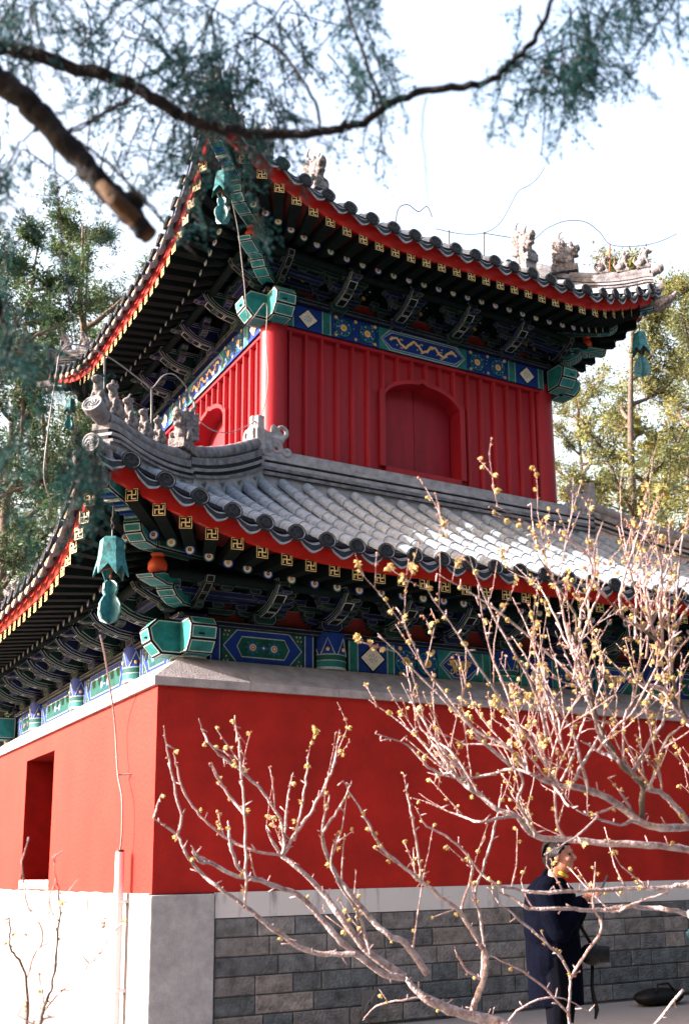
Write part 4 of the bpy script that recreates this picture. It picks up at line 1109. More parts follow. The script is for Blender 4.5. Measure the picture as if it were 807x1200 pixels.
# ================================================================== BELLS, WIRES, PIPE
def bell(pos, label, sc_=1.0, rot=0.0, leaf='gourd', drop=0.0):
    r = empty('wind_bell', pos); r.rotation_euler = (0, 0, rot); r.scale = (sc_,) * 3
    tag(r, label, 'wind bell', 'bronze wind bells under the roof corners')
    mb = MB(); n = 48; prof = []
    zs = [0, -.012, -.03, -.09, -.16, -.215]; rs = [.02, .062, .078, .083, .090, .104]
    rings = []
    fa = lambda k: math.cos(math.pi / 6) / math.cos(((k / n * 6) % 1 - .5) * 2 * math.pi / 6) * 1.06      # six flat panels
    for z_, r_ in zip(zs, rs): rings.append([(r_ * fa(k) * math.cos(2 * math.pi * k / n), r_ * fa(k) * math.sin(2 * math.pi * k / n), z_) for k in range(n)])
    low = []
    for k in range(n):
        ph = (k / n * 6) % 1; dz = .075 * (abs(ph - .5) * 2) ** 1.3; rr = (.106 + .012 * (abs(ph - .5) * 2)) * fa(k)
        low.append((rr * math.cos(2 * math.pi * k / n), rr * math.sin(2 * math.pi * k / n), -.215 - dz))
    rings.append(low); inner = [(x * .93, y * .93, z) for x, y, z in low]; rings.append(inner); rings.append([(x * .85, y * .85, -.02) for x, y, z in rings[2]])
    for a, b in zip(rings[:-1], rings[1:]): ringfaces(mb, a, b, 'bronze_teal')
    mb.add(rings[0], [tuple(range(n))], 'bronze_teal'); mb.build('bell_cup', r, smooth=True, auto=30)
    mb = MB(); tube(mb, [(0, 0, .0), (0, 0, .05), (.018, 0, .075), (0, 0, .10), (-.018, 0, .075), (0, 0, .05)], .006, 'iron', 6)
    tube(mb, [(0, 0, .09), (.0, .012, .12), (0, 0, .15), (0, 0, .17 + drop)], .006, 'iron', 6); mb.build('hanger', r)
    mb = MB(); tube(mb, [(0, 0, -.02), (.004, 0, -.20), (0, 0, -.325)], .006, 'rust', 6)
    for an in (0, 2.1, 4.2): tube(mb, [(0, 0, -.22), (.05 * math.cos(an), .05 * math.sin(an), -.235), (.075 * math.cos(an), .075 * math.sin(an), -.25)], .008, 'rust', 6)
    mb.build('clapper', r)
    mb = MB()                                            # the wind vane plate under it
    if leaf == 'gourd': out = [(.0, -.31), (.030, -.32), (.052, -.345), (.055, -.385), (.040, -.42), (.058, -.445), (.080, -.49), (.082, -.54), (.062, -.59), (.0, -.62)]
    else: out = [(.0, -.31), (.028, -.32), (.052, -.35), (.070, -.40), (.078, -.46), (.082, -.54), (.07, -.575), (.0, -.58)]
    out = [(x * 1.22, z) for x, z in out]; full = out + [(-x, z) for x, z in out[-2:0:-1]]; nn = len(full)
    A = [(x, -.007, z) for x, z in full]; Bq = [(x, .007, z) for x, z in full]
    mb.add(A + Bq, [tuple(range(nn)), tuple(range(nn, 2 * nn))[::-1]] + [(i, (i + 1) % nn, nn + (i + 1) % nn, nn + i) for i in range(nn)], 'bronze_teal')
    # folded second leaf, crossing the first
    A = [(-.007, x, z) for x, z in full]; Bq = [(.007, x, z) for x, z in full]
    mb.add(A + Bq, [tuple(range(nn)), tuple(range(nn, 2 * nn))[::-1]] + [(i, (i + 1) % nn, nn + (i + 1) % nn, nn + i) for i in range(nn)], 'bronze_teal')
    mb.build('wind_plate', r); return r
def bell_at(key, drop, label, sc_, rot, leaf):
    TB, ol, ze = TIPS[key]; p = Vector(TB((0, ol - .28, ze - .16))); p = settle(p) if key[0] == 'up' else p
    return bell(p + Vector((0, 0, -.15 * sc_ - drop)), label, sc_, rot, leaf, drop)
bell_at(('low', 'near'), .10, 'large teal wind bell with gourd shaped plate under the near lower roof corner', 1.18, .55, 'gourd')
bell_at(('up', 'near'), 0, 'teal wind bell half hidden by foliage under the high near corner of the upper roof', 1.0, .3, 'gourd')
bell_at(('up', 'right'), .06, 'teal wind bell hanging against the trees at the right tip of the upper roof', 1.1, .7, 'leaf')
bell_at(('up', 'left'), 0, 'small far teal wind bell at the left tip of the upper roof', .85, .3, 'gourd')

def wire(name, pts, r, mm, label, cat, group=None, n=6):
    # smooth the hand-laid points
    P = [Vector(p) for p in pts]; out = []
    for i in range(len(P) - 1):
        p0, p1, p2, p3 = P[max(0, i - 1)], P[i], P[i + 1], P[min(len(P) - 1, i + 2)]
        for k in range(6):
            t = k / 6; out.append(.5 * ((2 * p1) + (p2 - p0) * t + (2 * p0 - 5 * p1 + 4 * p2 - p3) * t * t + (3 * p1 - p0 - 3 * p2 + p3) * t ** 3))
    out.append(P[-1]); mb = MB(); tube(mb, out, r, mm, n); return tag(mb.build(name, smooth=True), label, cat, group)
# hand-measured points on the diagonal plane of the near corner
def diag(px, py, t=0.0):
    """point of the vertical plane y = x (+t) seen at this place"""
    v = ROT.transposed() @ (Vector((px - PPX, -(py - PPY), -FPX)) / FPX); nrm = Vector((1, -1, 0))
    k = (-t - nrm.dot(CAM)) / nrm.dot(v); return CAM + v * k
wire('lightning_wire', [diag(62, 590), diag(52, 560), diag(56, 510), diag(66, 440), diag(72, 412), diag(92, 404), diag(130, 420), diag(168, 448), diag(178, 455), diag(192, 440), diag(206, 440), diag(222, 460), diag(232, 490), diag(252, 505), diag(276, 505), (1.66, 1.66, 6.62), (1.70, 1.55, 7.0), (1.70, 1.62, 7.5), (1.70, 1.62, 8.0), diag(292, 375, .0), diag(286, 330), diag(279, 270), diag(271, 232)],
     .0062, 'cable', 'grey lightning cable looping over the small roof animals and up the red corner column', 'cable')
for (px, y0, y1, d) in ((123, 418, 462, 0), (178, 455, 500, 0)):
    mb = MB(); tube(mb, [diag(px, y1 + 22), diag(px, y0)], .012, 'iron', 6)
    tag(mb.build('wire_post', smooth=True), {123: 'thin dark post holding the cable beside the outermost roof animal', 178: 'thin dark post holding the cable beside the fourth roof animal'}[px], 'post', 'posts of the lightning cable')
def plane(px, py, n, c):
    v = ROT.transposed() @ (Vector((px - PPX, -(py - PPY), -FPX)) / FPX); n = Vector(n); return CAM + v * ((c - n.dot(CAM)) / n.dot(v))
wire('ground_wire', [diag(118, 745), plane(124, 775, (1, 0, 0), -.35), plane(134, 840, (1, 0, 0), -.12), plane(138, 905, (1, 0, 0), -.10), plane(143, 935, (1, 0, 0), -.10), plane(143, 975, (1, 0, 0), -.10), plane(141, 998, (1, 0, 0), -.10)],
     .0075, 'cable', 'thin grey wire running from the bell down to the pale pipe', 'cable')
mb = MB()
p0 = plane(137, 908, (1, 0, 0), -.10); tube(mb, [p0, (0.0, p0.y - .12, p0.z + .0)], .008, 'iron', 6)
tag(mb.build('wire_bracket'), 'short iron pin holding the thin wire to the sunlit wall', 'bracket')
r = empty('conduit_pipe', (-.10, .60, .0)); tag(r, 'pale upright pipe standing in front of the sunlit left wall', 'pipe')
mb = MB(); tube(mb, [(0, 0, .10), (0, 0, 1.74)], .040, 'pipe_white', 24); tube(mb, [(0, 0, 1.735), (0, 0, 1.76)], .034, 'iron', 20); mb.build('tube', r, smooth=True, auto=40)
for z in (.55, 1.30):
    mb = MB(); box(mb, (-.005, -.046, z), (.09, .046, z + .03), 'pipe_white'); tube(mb, [(0, 0, z), (0, 0, z + .03)], .046, 'pipe_white', 20); mb.build('clamp', r)
# roof cables against the sky
U = lambda px, py, y: plane(px, py, (0, 1, 0), y)
wire('roof_cable', [U(510, 268, 1.9), U(540, 274, 1.9), U(566, 273, 1.9), U(585, 262, 1.9), U(598, 240, 1.9), U(607, 224, 1.9), U(620, 217, 1.9), U(630, 208, 1.9), U(638, 196, 1.9)], .0048, 'iron', 'thin cable curling up into the white sky left of the horned roof beast', 'cable', 'thin cables over the upper roof')
wire('roof_cable', [U(566, 273, 1.9), U(590, 277, 1.9), U(622, 281, 1.9), U(640, 268, 1.9), U(662, 259, 1.9), U(685, 260, 1.9), U(702, 272, 1.9), U(716, 287, 1.9), U(750, 288, 1.9), U(775, 282, 1.9), U(792, 274, 1.9)], .0055, 'iron', 'thin cable arching over the right end of the upper roof', 'cable', 'thin cables over the upper roof')
for (px, y1) in ((567, 290), (526, 282), (714, 325)):
    mb = MB(); tube(mb, [U(px, y1 + 10, 1.9), U(px, {567: 272, 526: 270, 714: 287}[px], 1.9)], .010, 'rust' if px == 714 else 'iron', 6)
    tag(mb.build('wire_post'), {567: 'thin dark post under the cable left of the horned roof beast', 526: 'short dark post carrying the left end of the thin roof cable', 714: 'rusty orange post among the small animals at the right roof tip'}[px], 'post', 'posts of the roof cables')
wire('loop_wire', [U(463, 262, 1.5), U(467, 244, 1.5), U(478, 240, 1.5), U(490, 248, 1.5), U(500, 242, 1.5), U(506, 254, 1.5)], .006, 'iron', 'small loop of thin wire on the tiles above the upper eave', 'cable')

# ================================================================== PERSON
def person():
    base = at(646, 1010, 7.75); gx, gy = base.x, base.y
    topz = at(648, 986, 7.75).z; H = topz; k = H / 1.70
    f = Vector((.8626, -.5057, 0)) * .95 + Vector((-.5, -.84, 0)) * .28; f.normalize()
    root = empty('person', (gx, gy, 0.02))
    tag(root, 'person in a dark navy coat looking down at a phone behind the twigs', 'person')
    sd = Vector((-f.y, f.x, 0))                                 # left side of the body
    def P(a, b, c): return tuple((f * a + sd * b + Vector((0, 0, c))) * k)
    def E_(mb, a, b, c, r, mm, rot=None):
        q = Matrix((f, sd, Vector((0, 0, 1)))).transposed()
        ellipsoid(mb, P(a, b, c), tuple(x * k for x in r), mm, rot=q @ rot if rot else q, nu=16, nv=11)
    Tu = lambda mb, pts, rad, mm, n=12: tube(mb, [P(*p) for p in pts], [x * k for x in rad], mm, n)
    hx = .055                                                    # the head leans forward
    b = MB()
    E_(b, hx - .012, 0, 1.60, (.098, .078, .105), 'skin'); E_(b, hx + .018, 0, 1.535, (.076, .062, .072), 'skin')
    E_(b, hx + .055, 0, 1.495, (.032, .034, .024), 'skin')       # chin
    Tu(b, [(hx + .078, 0, 1.60), (hx + .100, 0, 1.572), (hx + .108, 0, 1.555)], [.012, .015, .017], 'skin', 8)      # nose
    E_(b, hx + .078, 0, 1.615, (.016, .045, .012), 'skin')
    for s_ in (-1, 1):
        E_(b, hx - .008, s_ * .080, 1.575, (.020, .010, .032), 'skin'); E_(b, hx + .06, s_ * .04, 1.560, (.03, .026, .024), 'skin')
    E_(b, hx + .083, 0, 1.523, (.012, .024, .008), 'skin')
    Tu(b, [(hx - .02, 0, 1.53), (.015, 0, 1.44), (.0, 0, 1.36)], [.055, .056, .07], 'skin')
    Tu(b, [(0, 0, 1.38), (.0, 0, 1.25), (.01, 0, 1.08), (0, 0, .93)], [.10, .14, .125, .13], 'skin')
    for s_ in (-1, 1):
        Tu(b, [(0, s_ * .09, .95), (.02, s_ * .095, .70), (.01, s_ * .09, .48), (-.02, s_ * .09, .25), (-.03, s_ * .09, .09)], [.095, .078, .055, .050, .038], 'skin')
        Tu(b, [(-.06, s_ * .09, .05), (.03, s_ * .095, .045), (.14, s_ * .10, .03)], [.035, .036, .024], 'skin')
    # arms: both bent up, hands meet on the phone
    hand = (.30, .0, 1.335)
    for s_ in (-1, 1):
        Tu(b, [(0, s_ * .10, 1.37), (-.005, s_ * .185, 1.35), (.03, s_ * .215, 1.20), (.07, s_ * .205, 1.09)], [.06, .056, .046, .040], 'skin')
        Tu(b, [(.07, s_ * .205, 1.09), (.15, s_ * .12, 1.20), (.22, s_ * .045, 1.30)], [.040, .034, .024], 'skin')
        E_(b, .255, s_ * .038, 1.325, (.045, .018, .034), 'skin', Matrix.Rotation(R(-28), 3, 'Y'))
        for j in range(4):                                      # four fingers curling round the phone's back
            L = [.062, .070, .066, .052][j]; z = 1.350 - j * .017
            Tu(b, [(.272, s_ * .042, z), (.272 + L * .55, s_ * .040, z + .012), (.272 + L * .85, s_ * .022, z + .016), (.272 + L * .80, s_ * .004, z + .014)], [.0095, .0088, .008, .007], 'skin', 7)
        Tu(b, [(.242, s_ * .028, 1.350), (.265, s_ * .015, 1.378), (.292, s_ * .006, 1.385)], [.012, .010, .008], 'skin', 7)
    bo = b.build('body', root, smooth=True); remesh(bo, .0065)
    h = MB()
    E_(h, hx - .026, 0, 1.618, (.098, .086, .104), 'hair'); E_(h, hx - .045, 0, 1.57, (.075, .082, .085), 'hair'); E_(h, hx - .055, 0, 1.525, (.05, .066, .05), 'hair')
    E_(h, hx + .02, 0, 1.672, (.062, .064, .035), 'hair')
    for j in range(40):
        an = rng.uniform(-1.2, 1.2); a0 = Vector((hx - .02, math.sin(an) * .06, 1.70))
        Tu(h, [tuple(a0), (hx - .09, math.sin(an) * .085, 1.65), (hx - .115, math.sin(an) * .07, 1.58)], [.006, .009, .005], 'hair', 5)
    hh = h.build('hair', root, smooth=True); remesh(hh, .006)
    # white-grey hair clip and strand over the temple
    c = MB(); 
    for s_ in (-1, 1):
        for j in range(5): Tu(c, [(hx + .045 - j * .012, s_ * .070, 1.655 + j * .004), (hx + .010 - j * .012, s_ * .085, 1.615), (hx - .015 - j * .010, s_ * .088, 1.575)], [.005, .007, .004], 'hair_grey', 5)
    c.build('grey_strand', root, smooth=True)
    e = MB()
    for s_ in (-1, 1): E_(e, hx + .076, s_ * .032, 1.592, (.008, .014, .006), 'hair')
    e.build('eyes', root, smooth=True)
    c = MB()                                                     # long padded coat
    Tu(c, [(-.015, 0, 1.44), (-.02, 0, 1.36), (-.02, 0, 1.22), (-.02, 0, 1.08), (-.015, 0, .95), (-.01, 0, .60)], [.085, .165, .195, .185, .19, .185], 'coat', 20)
    E_(c, -.03, 0, 1.33, (.15, .215, .12), 'coat'); E_(c, -.03, 0, 1.10, (.185, .215, .20), 'coat'); E_(c, -.02, 0, .90, (.175, .215, .22), 'coat')
    for s_ in (-1, 1):
        Tu(c, [(-.01, s_ * .11, 1.37), (-.02, s_ * .20, 1.35), (.02, s_ * .235, 1.20), (.06, s_ * .225, 1.08)], [.085, .085, .078, .070], 'coat')
        E_(c, .065, s_ * .222, 1.085, (.078, .07, .072), 'coat')
        Tu(c, [(.06, s_ * .225, 1.08), (.14, s_ * .14, 1.185), (.205, s_ * .062, 1.285)], [.070, .062, .046], 'coat')
    Tu(c, [(hx - .075, -.03, 1.455), (hx - .09, .03, 1.455)], [.045, .045], 'coat')
    remesh(c.build('coat', root, smooth=True), .009)
    c = MB()
    for s_ in (-1, 1): Tu(c, [(0, s_ * .095, .92), (.02, s_ * .10, .70), (.01, s_ * .095, .48), (-.02, s_ * .095, .25), (-.03, s_ * .095, .07)], [.115, .10, .078, .072, .066], 'trousers')
    remesh(c.build('trousers', root, smooth=True), .010)
    for s_ in (-1, 1):
        c = MB(); Tu(c, [(-.07, s_ * .095, .05), (.03, s_ * .10, .05), (.15, s_ * .105, .035)], [.05, .05, .036], 'bag_black'); box(c, (-.12, -.05, 0), (.19, .05, .02), 'bag_black', lambda p: P(p[0], s_ * .1 + p[1], p[2])); c.build('shoe', root, smooth=True, auto=40)
    # scarf edge
    c = MB(); Tu(c, [(.06, -.06, 1.47), (.10, .0, 1.44), (.06, .06, 1.47)], [.012] * 3, 'strap_yellow', 6); c.build('collar_trim', root, smooth=True)
    # phone held in both hands, camera bag at the hip
    M_ = lambda a, b, c: tuple(Vector(P(a, b, c)) + root.location)
    c = MB(); box(c, (.0, -.036, 0), (.009, .036, .145), 'phone', lambda p: M_(.305 + p[0] + p[2] * .45, p[1], 1.315 + p[2] * .9))
    tag(c.build('mobile_phone'), 'small dark phone held up in both hands', 'phone')
    r2 = empty('camera_bag', tuple(Vector(P(.23, .10, .92)) + root.location)); tag(r2, 'black camera bag hanging at the hip of the person in the navy coat', 'bag')
    q = lambda a, b, c: tuple(Vector(P(a, b, c)))
    c = MB(); ellipsoid(c, (0, 0, 0), (.085, .085, .075), 'bag_black', nu=16, nv=10); tube(c, [q(0, 0, 0), q(.12, .0, -.0)], [.06, .055], 'bag_black', 18); c.build('pouch', r2, smooth=True)
    c = MB(); tube(c, [q(.0, .06, .05), q(-.10, .10, .22), q(-.22, .12, .42), q(-.30, .0, .46)], .012, 'bag_black', 6); tube(c, [q(.0, .02, -.05), q(-.01, .0, -.22), q(.015, .0, -.36), q(.0, .02, -.42)], [.012, .014, .018, .01], 'bag_black', 6)
    c.build('strap', r2, smooth=True)
person()
# black bag on the pavement, pale blue litter bin cut by the frame
g = plane(772, 1178, (0, 0, 1), .165)
r = empty('duffel_bag', (g.x, g.y, .165)); tag(r, 'flat black bag lying on the pavement against the brick base', 'bag')
mb = MB(); ax = Matrix.Rotation(-.1, 3, 'Z')
ellipsoid(mb, (0, 0, .085), (.30, .14, .085), 'bag_black', ax, 24, 14); ellipsoid(mb, (-.16, .0, .08), (.13, .13, .075), 'bag_black'); ellipsoid(mb, (.17, .01, .075), (.12, .12, .07), 'bag_black')
remesh(mb.build('bag_body', r, smooth=True), .012)
mb = MB(); tube(mb, [(-.12, -.10, .14), (-.08, -.08, .21), (.06, -.08, .215), (.12, -.10, .14)], .011, 'bag_black', 6); mb.build('handle', r, smooth=True)
g = plane(842, 1178, (0, 0, 1), .165)
r = empty('litter_bin', (g.x + .03, g.y, .165)); tag(r, 'pale blue metal bin beside the black bag at the right edge', 'bin')
mb = MB()
lo = [(-.20, -.16), (.20, -.16), (.20, .16), (-.20, .16)]
def ringz(s_, z): return [(x * s_, y * s_, z) for x, y in lo]
for a, c in ((ringz(.92, .0), ringz(.92, .04)), (ringz(1, .04), ringz(1.0, .62))): ringfaces(mb, a, c, 'bin_blue')
mb.add(ringz(1.0, .04), [(0, 1, 2, 3)], 'bin_blue'); o = mb.build('bin_body', r)
mb = MB(); ringfaces(mb, ringz(1.0, .622), ringz(1.18, .70), 'bin_blue'); ringfaces(mb, ringz(1.18, .70), ringz(.8, .80), 'bin_blue'); mb.add(ringz(.8, .80), [(0, 1, 2, 3)], 'bin_blue'); mb.build('bin_lid', r)
mb = MB(); box(mb, (-.12, -.172, .46), (.12, -.161, .56), 'black'); mb.build('bin_slot', r)
# ================================================================== BACKGROUND TREES
def leaf_mesh(name, C_, D_, size, asp, tint, mm, parent=None):
    """many small leaf faces: centres C_, long directions D_, sizes, per-leaf tint"""
    n = len(C_); r_ = rng.normal(size=(n, 3)); S = np.cross(D_, r_); S /= np.linalg.norm(S, axis=1)[:, None] + 1e-9
    D_ = D_ / (np.linalg.norm(D_, axis=1)[:, None] + 1e-9); sz = size[:, None]
    V = np.stack([C_ - D_ * sz * .5, C_ + S * sz * asp * .5, C_ + D_ * sz * .5, C_ - S * sz * asp * .5], 1).reshape(-1, 3)
    me = bpy.data.meshes.new(name); me.vertices.add(n * 4); me.vertices.foreach_set('co', V.ravel().astype(np.float32))
    me.loops.add(n * 4); me.loops.foreach_set('vertex_index', np.arange(n * 4, dtype=np.int32))
    me.polygons.add(n); me.polygons.foreach_set('loop_start', (np.arange(n) * 4).astype(np.int32)); me.polygons.foreach_set('loop_total', np.full(n, 4, np.int32))
    me.materials.append(MATS[mm]); me.update(calc_edges=True)
    a = me.attributes.new('tint', 'FLOAT_COLOR', 'CORNER'); t4 = np.concatenate([tint, np.ones((n, 1))], 1); a.data.foreach_set('color', np.repeat(t4, 4, 0).ravel().astype(np.float32))
    ob = bpy.data.objects.new(name, me); COL.objects.link(ob)
    if parent: ob.parent = parent
    return ob
def tree(px, depth, topy, rad, label, leafm, dens, seed, lean=0.0, crown0=.28, drop=0.3, group='trees standing behind the tower', asp=.36, ls=.10, warm=0.0, pos=None, Hh=None, shape='cone'):
    rg = np.random.default_rng(seed)
    if pos is None:
        pb = 359 + (px - 359) / (1 - (1013 - topy) / 6327 * .8)       # where its foot stands, so that the crown leans into place
        b = at(pb, 1013, depth); base = Vector((b.x, b.y, 0)); H = at(px, topy, depth).z * 1.06
    else: base = Vector((pos[0], pos[1], 0)); H = Hh
    root = empty('juniper_tree', base); tag(root, label, 'tree', group)
    mb = MB(); n = 16; tp = []
    ph = rg.uniform(0, 6)
    for i in range(n + 1):
        t = i / n; tp.append(Vector((lean * t + .25 * math.sin(t * 4 + ph) * t, .25 * math.cos(t * 5 + ph) * t, H * .97 * t)))
    r0 = .011 * H + .05
    tube(mb, tp, [r0 * (1 - .93 * (i / n) ** .9) for i in range(n + 1)], 'bark_tree', 10); mb.build('trunk', root, smooth=True)
    mb = MB(); CC = []; TI = []; nl = int(44 * (1 - crown0))
    for i in range(nl):
        t = crown0 + (1 - crown0) * (i + rg.uniform(0, 1)) / nl; p = tp[min(n, int(t * n))].lerp(tp[min(n, int(t * n) + 1)], t * n % 1)
        u = (t - crown0) / (1 - crown0)
        env = (min(1, .55 + u * 1.6) * (1 - u ** 2.4) ** .6 + .10) if shape == 'cone' else (1 - u * .5)
        L = rad * env * rg.uniform(.55, 1.15); an = rg.uniform(0, 6.283)
        d = Vector((math.cos(an), math.sin(an), rg.uniform(.15, .75))).normalized()
        pts = [p.copy()]; dd = d.copy(); m_ = 7
        for j in range(m_):
            dd = (dd + Vector(rg.normal(0, .14, 3)) + Vector((0, 0, .06))).normalized(); pts.append(pts[-1] + dd * L / m_)
        tube(mb, pts, [max(.006, .012 * H * .14 * L * (1 - j / (m_ + 1)) + .012) for j in range(m_ + 1)], 'bark_tree', 5)
        for j in range(2, m_ + 1):
            for q_ in range(2):
                d2 = (dd + Vector(rg.normal(0, .9, 3))).normalized(); l2 = L * rg.uniform(.12, .34)
                e = pts[j] + d2 * l2; md = pts[j] + d2 * l2 * .5 + Vector((0, 0, .04))
                tube(mb, [pts[j], md, e], [.012, .009, .005], 'bark_tree', 4)
                CC.append((e, rg.uniform(.25, .5) * (.6 + .12 * rad))); TI.append(rg.uniform(.55, 1.5))
                if rg.random() < .6: CC.append((md, rg.uniform(.18, .35))); TI.append(rg.uniform(.5, 1.1))
    mb.build('limbs', root, smooth=True)
    pos_ = []; dr = []; sz = []; ti = []
    for (c, r_), tv in zip(CC, TI):
        k = int(dens * rg.uniform(.5, 1.3)); 
        # sub-sprays inside the clump, so its outline is feathery
        ns = max(3, k // 12); sp = rg.normal(0, 1, (ns, 3)); sp /= np.linalg.norm(sp, axis=1)[:, None]; sp[:, 2] = sp[:, 2] * .8 + .25
        idx = rg.integers(0, ns, k); tt = rg.uniform(.1, 1, k)[:, None]
        q_ = np.array(c) + sp[idx] * tt * r_ + rg.normal(0, .045, (k, 3)); pos_.append(q_)
        dr.append(sp[idx] + rg.normal(0, .45, (k, 3)) + np.array([0, 0, -drop])); sz.append(rg.uniform(.55, 1.3, k) * ls)
        w_ = warm * rg.uniform(0, 1); base_t = np.array([tv * (1 + w_ * .55), tv * (1 + w_ * .22), tv * (1 - w_ * .35)])
        ti.append(base_t[None, :] * rg.uniform(.75, 1.25, (k, 1)))
    leaf_mesh('crown', np.concatenate(pos_), np.concatenate(dr), np.concatenate(sz), asp, np.concatenate(ti), leafm, root)
    return root
tree(28, 19, 215, 2.5, 'tall dark green juniper at the far left behind the curled roof corner', 'leaf_left', 125, 1, ls=.085)
tree(112, 26, 195, 3.5, 'pale green feathery juniper rising left of the upper roof', 'leaf_left', 140, 2, ls=.085, warm=.5)
tree(182, 31, 262, 3.5, 'distant juniper showing just beside the left eave of the upper roof', 'leaf_left', 120, 3, ls=.10)
tree(-60, 16, 180, 2.2, 'dark juniper cut by the left edge of the picture', 'leaf_left', 70, 4, ls=.08)
tree(60, 40, 470, 4.5, 'broad low green tree glimpsed between the two left roof corners', 'leaf_left', 60, 5, ls=.13, crown0=.1, warm=.7, shape='dome')
tree(738, 21, 238, 1.9, 'yellow green juniper with a visible trunk behind the right wind bell', 'leaf_right', 85, 6, ls=.085, warm=1.0)
tree(806, 25, 268, 2.7, 'bluish green juniper at the right edge behind the roof tip', 'leaf_right', 90, 7, ls=.09, warm=.2)
tree(690, 30, 400, 3.0, 'lower yellowish juniper just right of the red upper storey', 'leaf_right', 60, 8, ls=.10, warm=1.0, shape='dome', crown0=.15)
tree(770, 42, 480, 5.0, 'broad green tree low down beyond the roof on the right', 'leaf_right', 60, 9, ls=.15, crown0=.1, warm=.3, shape='dome')
# added trees, unseen, blocking sky light: one mass behind the viewer and right
def sky_blocking_belt():
    rg = np.random.default_rng(5); P_ = []
    for i in range(52):
        an = R(-150 + 168 * i / 51); rr = rg.uniform(16, 21)            # from south-west round to the east
        cx, cy = 2 + rr * math.cos(an), -4 + rr * math.sin(an); h = rg.uniform(12, 16); n = 520
        u = rg.uniform(.02, 1, n); ra = 2.4 * (1.05 - u ** 1.5) ** .6 * rg.uniform(.3, 1, n); a = rg.uniform(0, 6.283, n)
        P_.append(np.stack([cx + ra * np.cos(a), cy + ra * np.sin(a), u * h], 1))
    P_ = np.concatenate(P_); n = len(P_); t = rg.uniform(.6, 1.3, (n, 1)) * np.ones((1, 3))
    tag(leaf_mesh('sky_blocking_trees', P_, rg.normal(size=(n, 3)), rg.uniform(.5, 1.1, n), .7, t, 'leaf_left'), kind='stuff')
sky_blocking_belt()
# ================================================================== FLOWERING SHRUBS (bare twigs with yellow buds)
def smooth(P, k=4):
    out = []
    for i in range(len(P) - 1):
        p0, p1, p2, p3 = P[max(0, i - 1)], P[i], P[i + 1], P[min(len(P) - 1, i + 2)]
        for j in range(k):
            t = j / k; out.append(.5 * ((2 * p1) + (p2 - p0) * t + (2 * p0 - 5 * p1 + 4 * p2 - p3) * t * t + (3 * p1 - p0 - 3 * p2 + p3) * t ** 3))
    out.append(P[-1]); return out
def flower(mb, p, d, s_, mm='blossom'):
    """a small core with petals round it, cupped and hanging; buds keep just the scaled core"""
    d = d.normalized(); q_ = Vector((0, 0, 1)).rotation_difference(d); n = 5; ph = random.uniform(0, 6)
    k0 = .62 if mm == 'blossom' else 1.0
    prof = [(.25, -1.0), (.80, -.5), (.9, .1), (.55, .7), (.15, 1.0)]
    vs = [p + q_ @ Vector((r * k0 * s_ * math.cos(2 * math.pi * k / n + .4 * i), r * k0 * s_ * math.sin(2 * math.pi * k / n + .4 * i), z * s_ * k0)) for i, (r, z) in enumerate(prof) for k in range(n)]
    fs = [(i * n + k, i * n + (k + 1) % n, (i + 1) * n + (k + 1) % n, (i + 1) * n + k) for i in range(4) for k in range(n)] + [tuple(range(n))[::-1], tuple(4 * n + k for k in range(n))]
    mb.add(vs, fs, mm)
    if mm != 'blossom': return
    op = random.uniform(.5, 1.25)
    for j in range(6):
        a = ph + j * 1.047 + random.uniform(-.2, .2); L = s_ * random.uniform(1.2, 1.9); w_ = s_ * .55
        R_ = lambda r, z, o=0: p + q_ @ Vector((r * math.cos(a) - o * math.sin(a), r * math.sin(a) + o * math.cos(a), z))
        mb.add([R_(s_ * .3, -s_ * .5), R_(s_ * .3 + L * .4 * op, s_ * .1, w_), R_(s_ * .3 + L * .6 * op, s_ * .1 + L * .65), R_(s_ * .3 + L * .4 * op, s_ * .1, -w_)], [(0, 1, 2, 3)], mm)
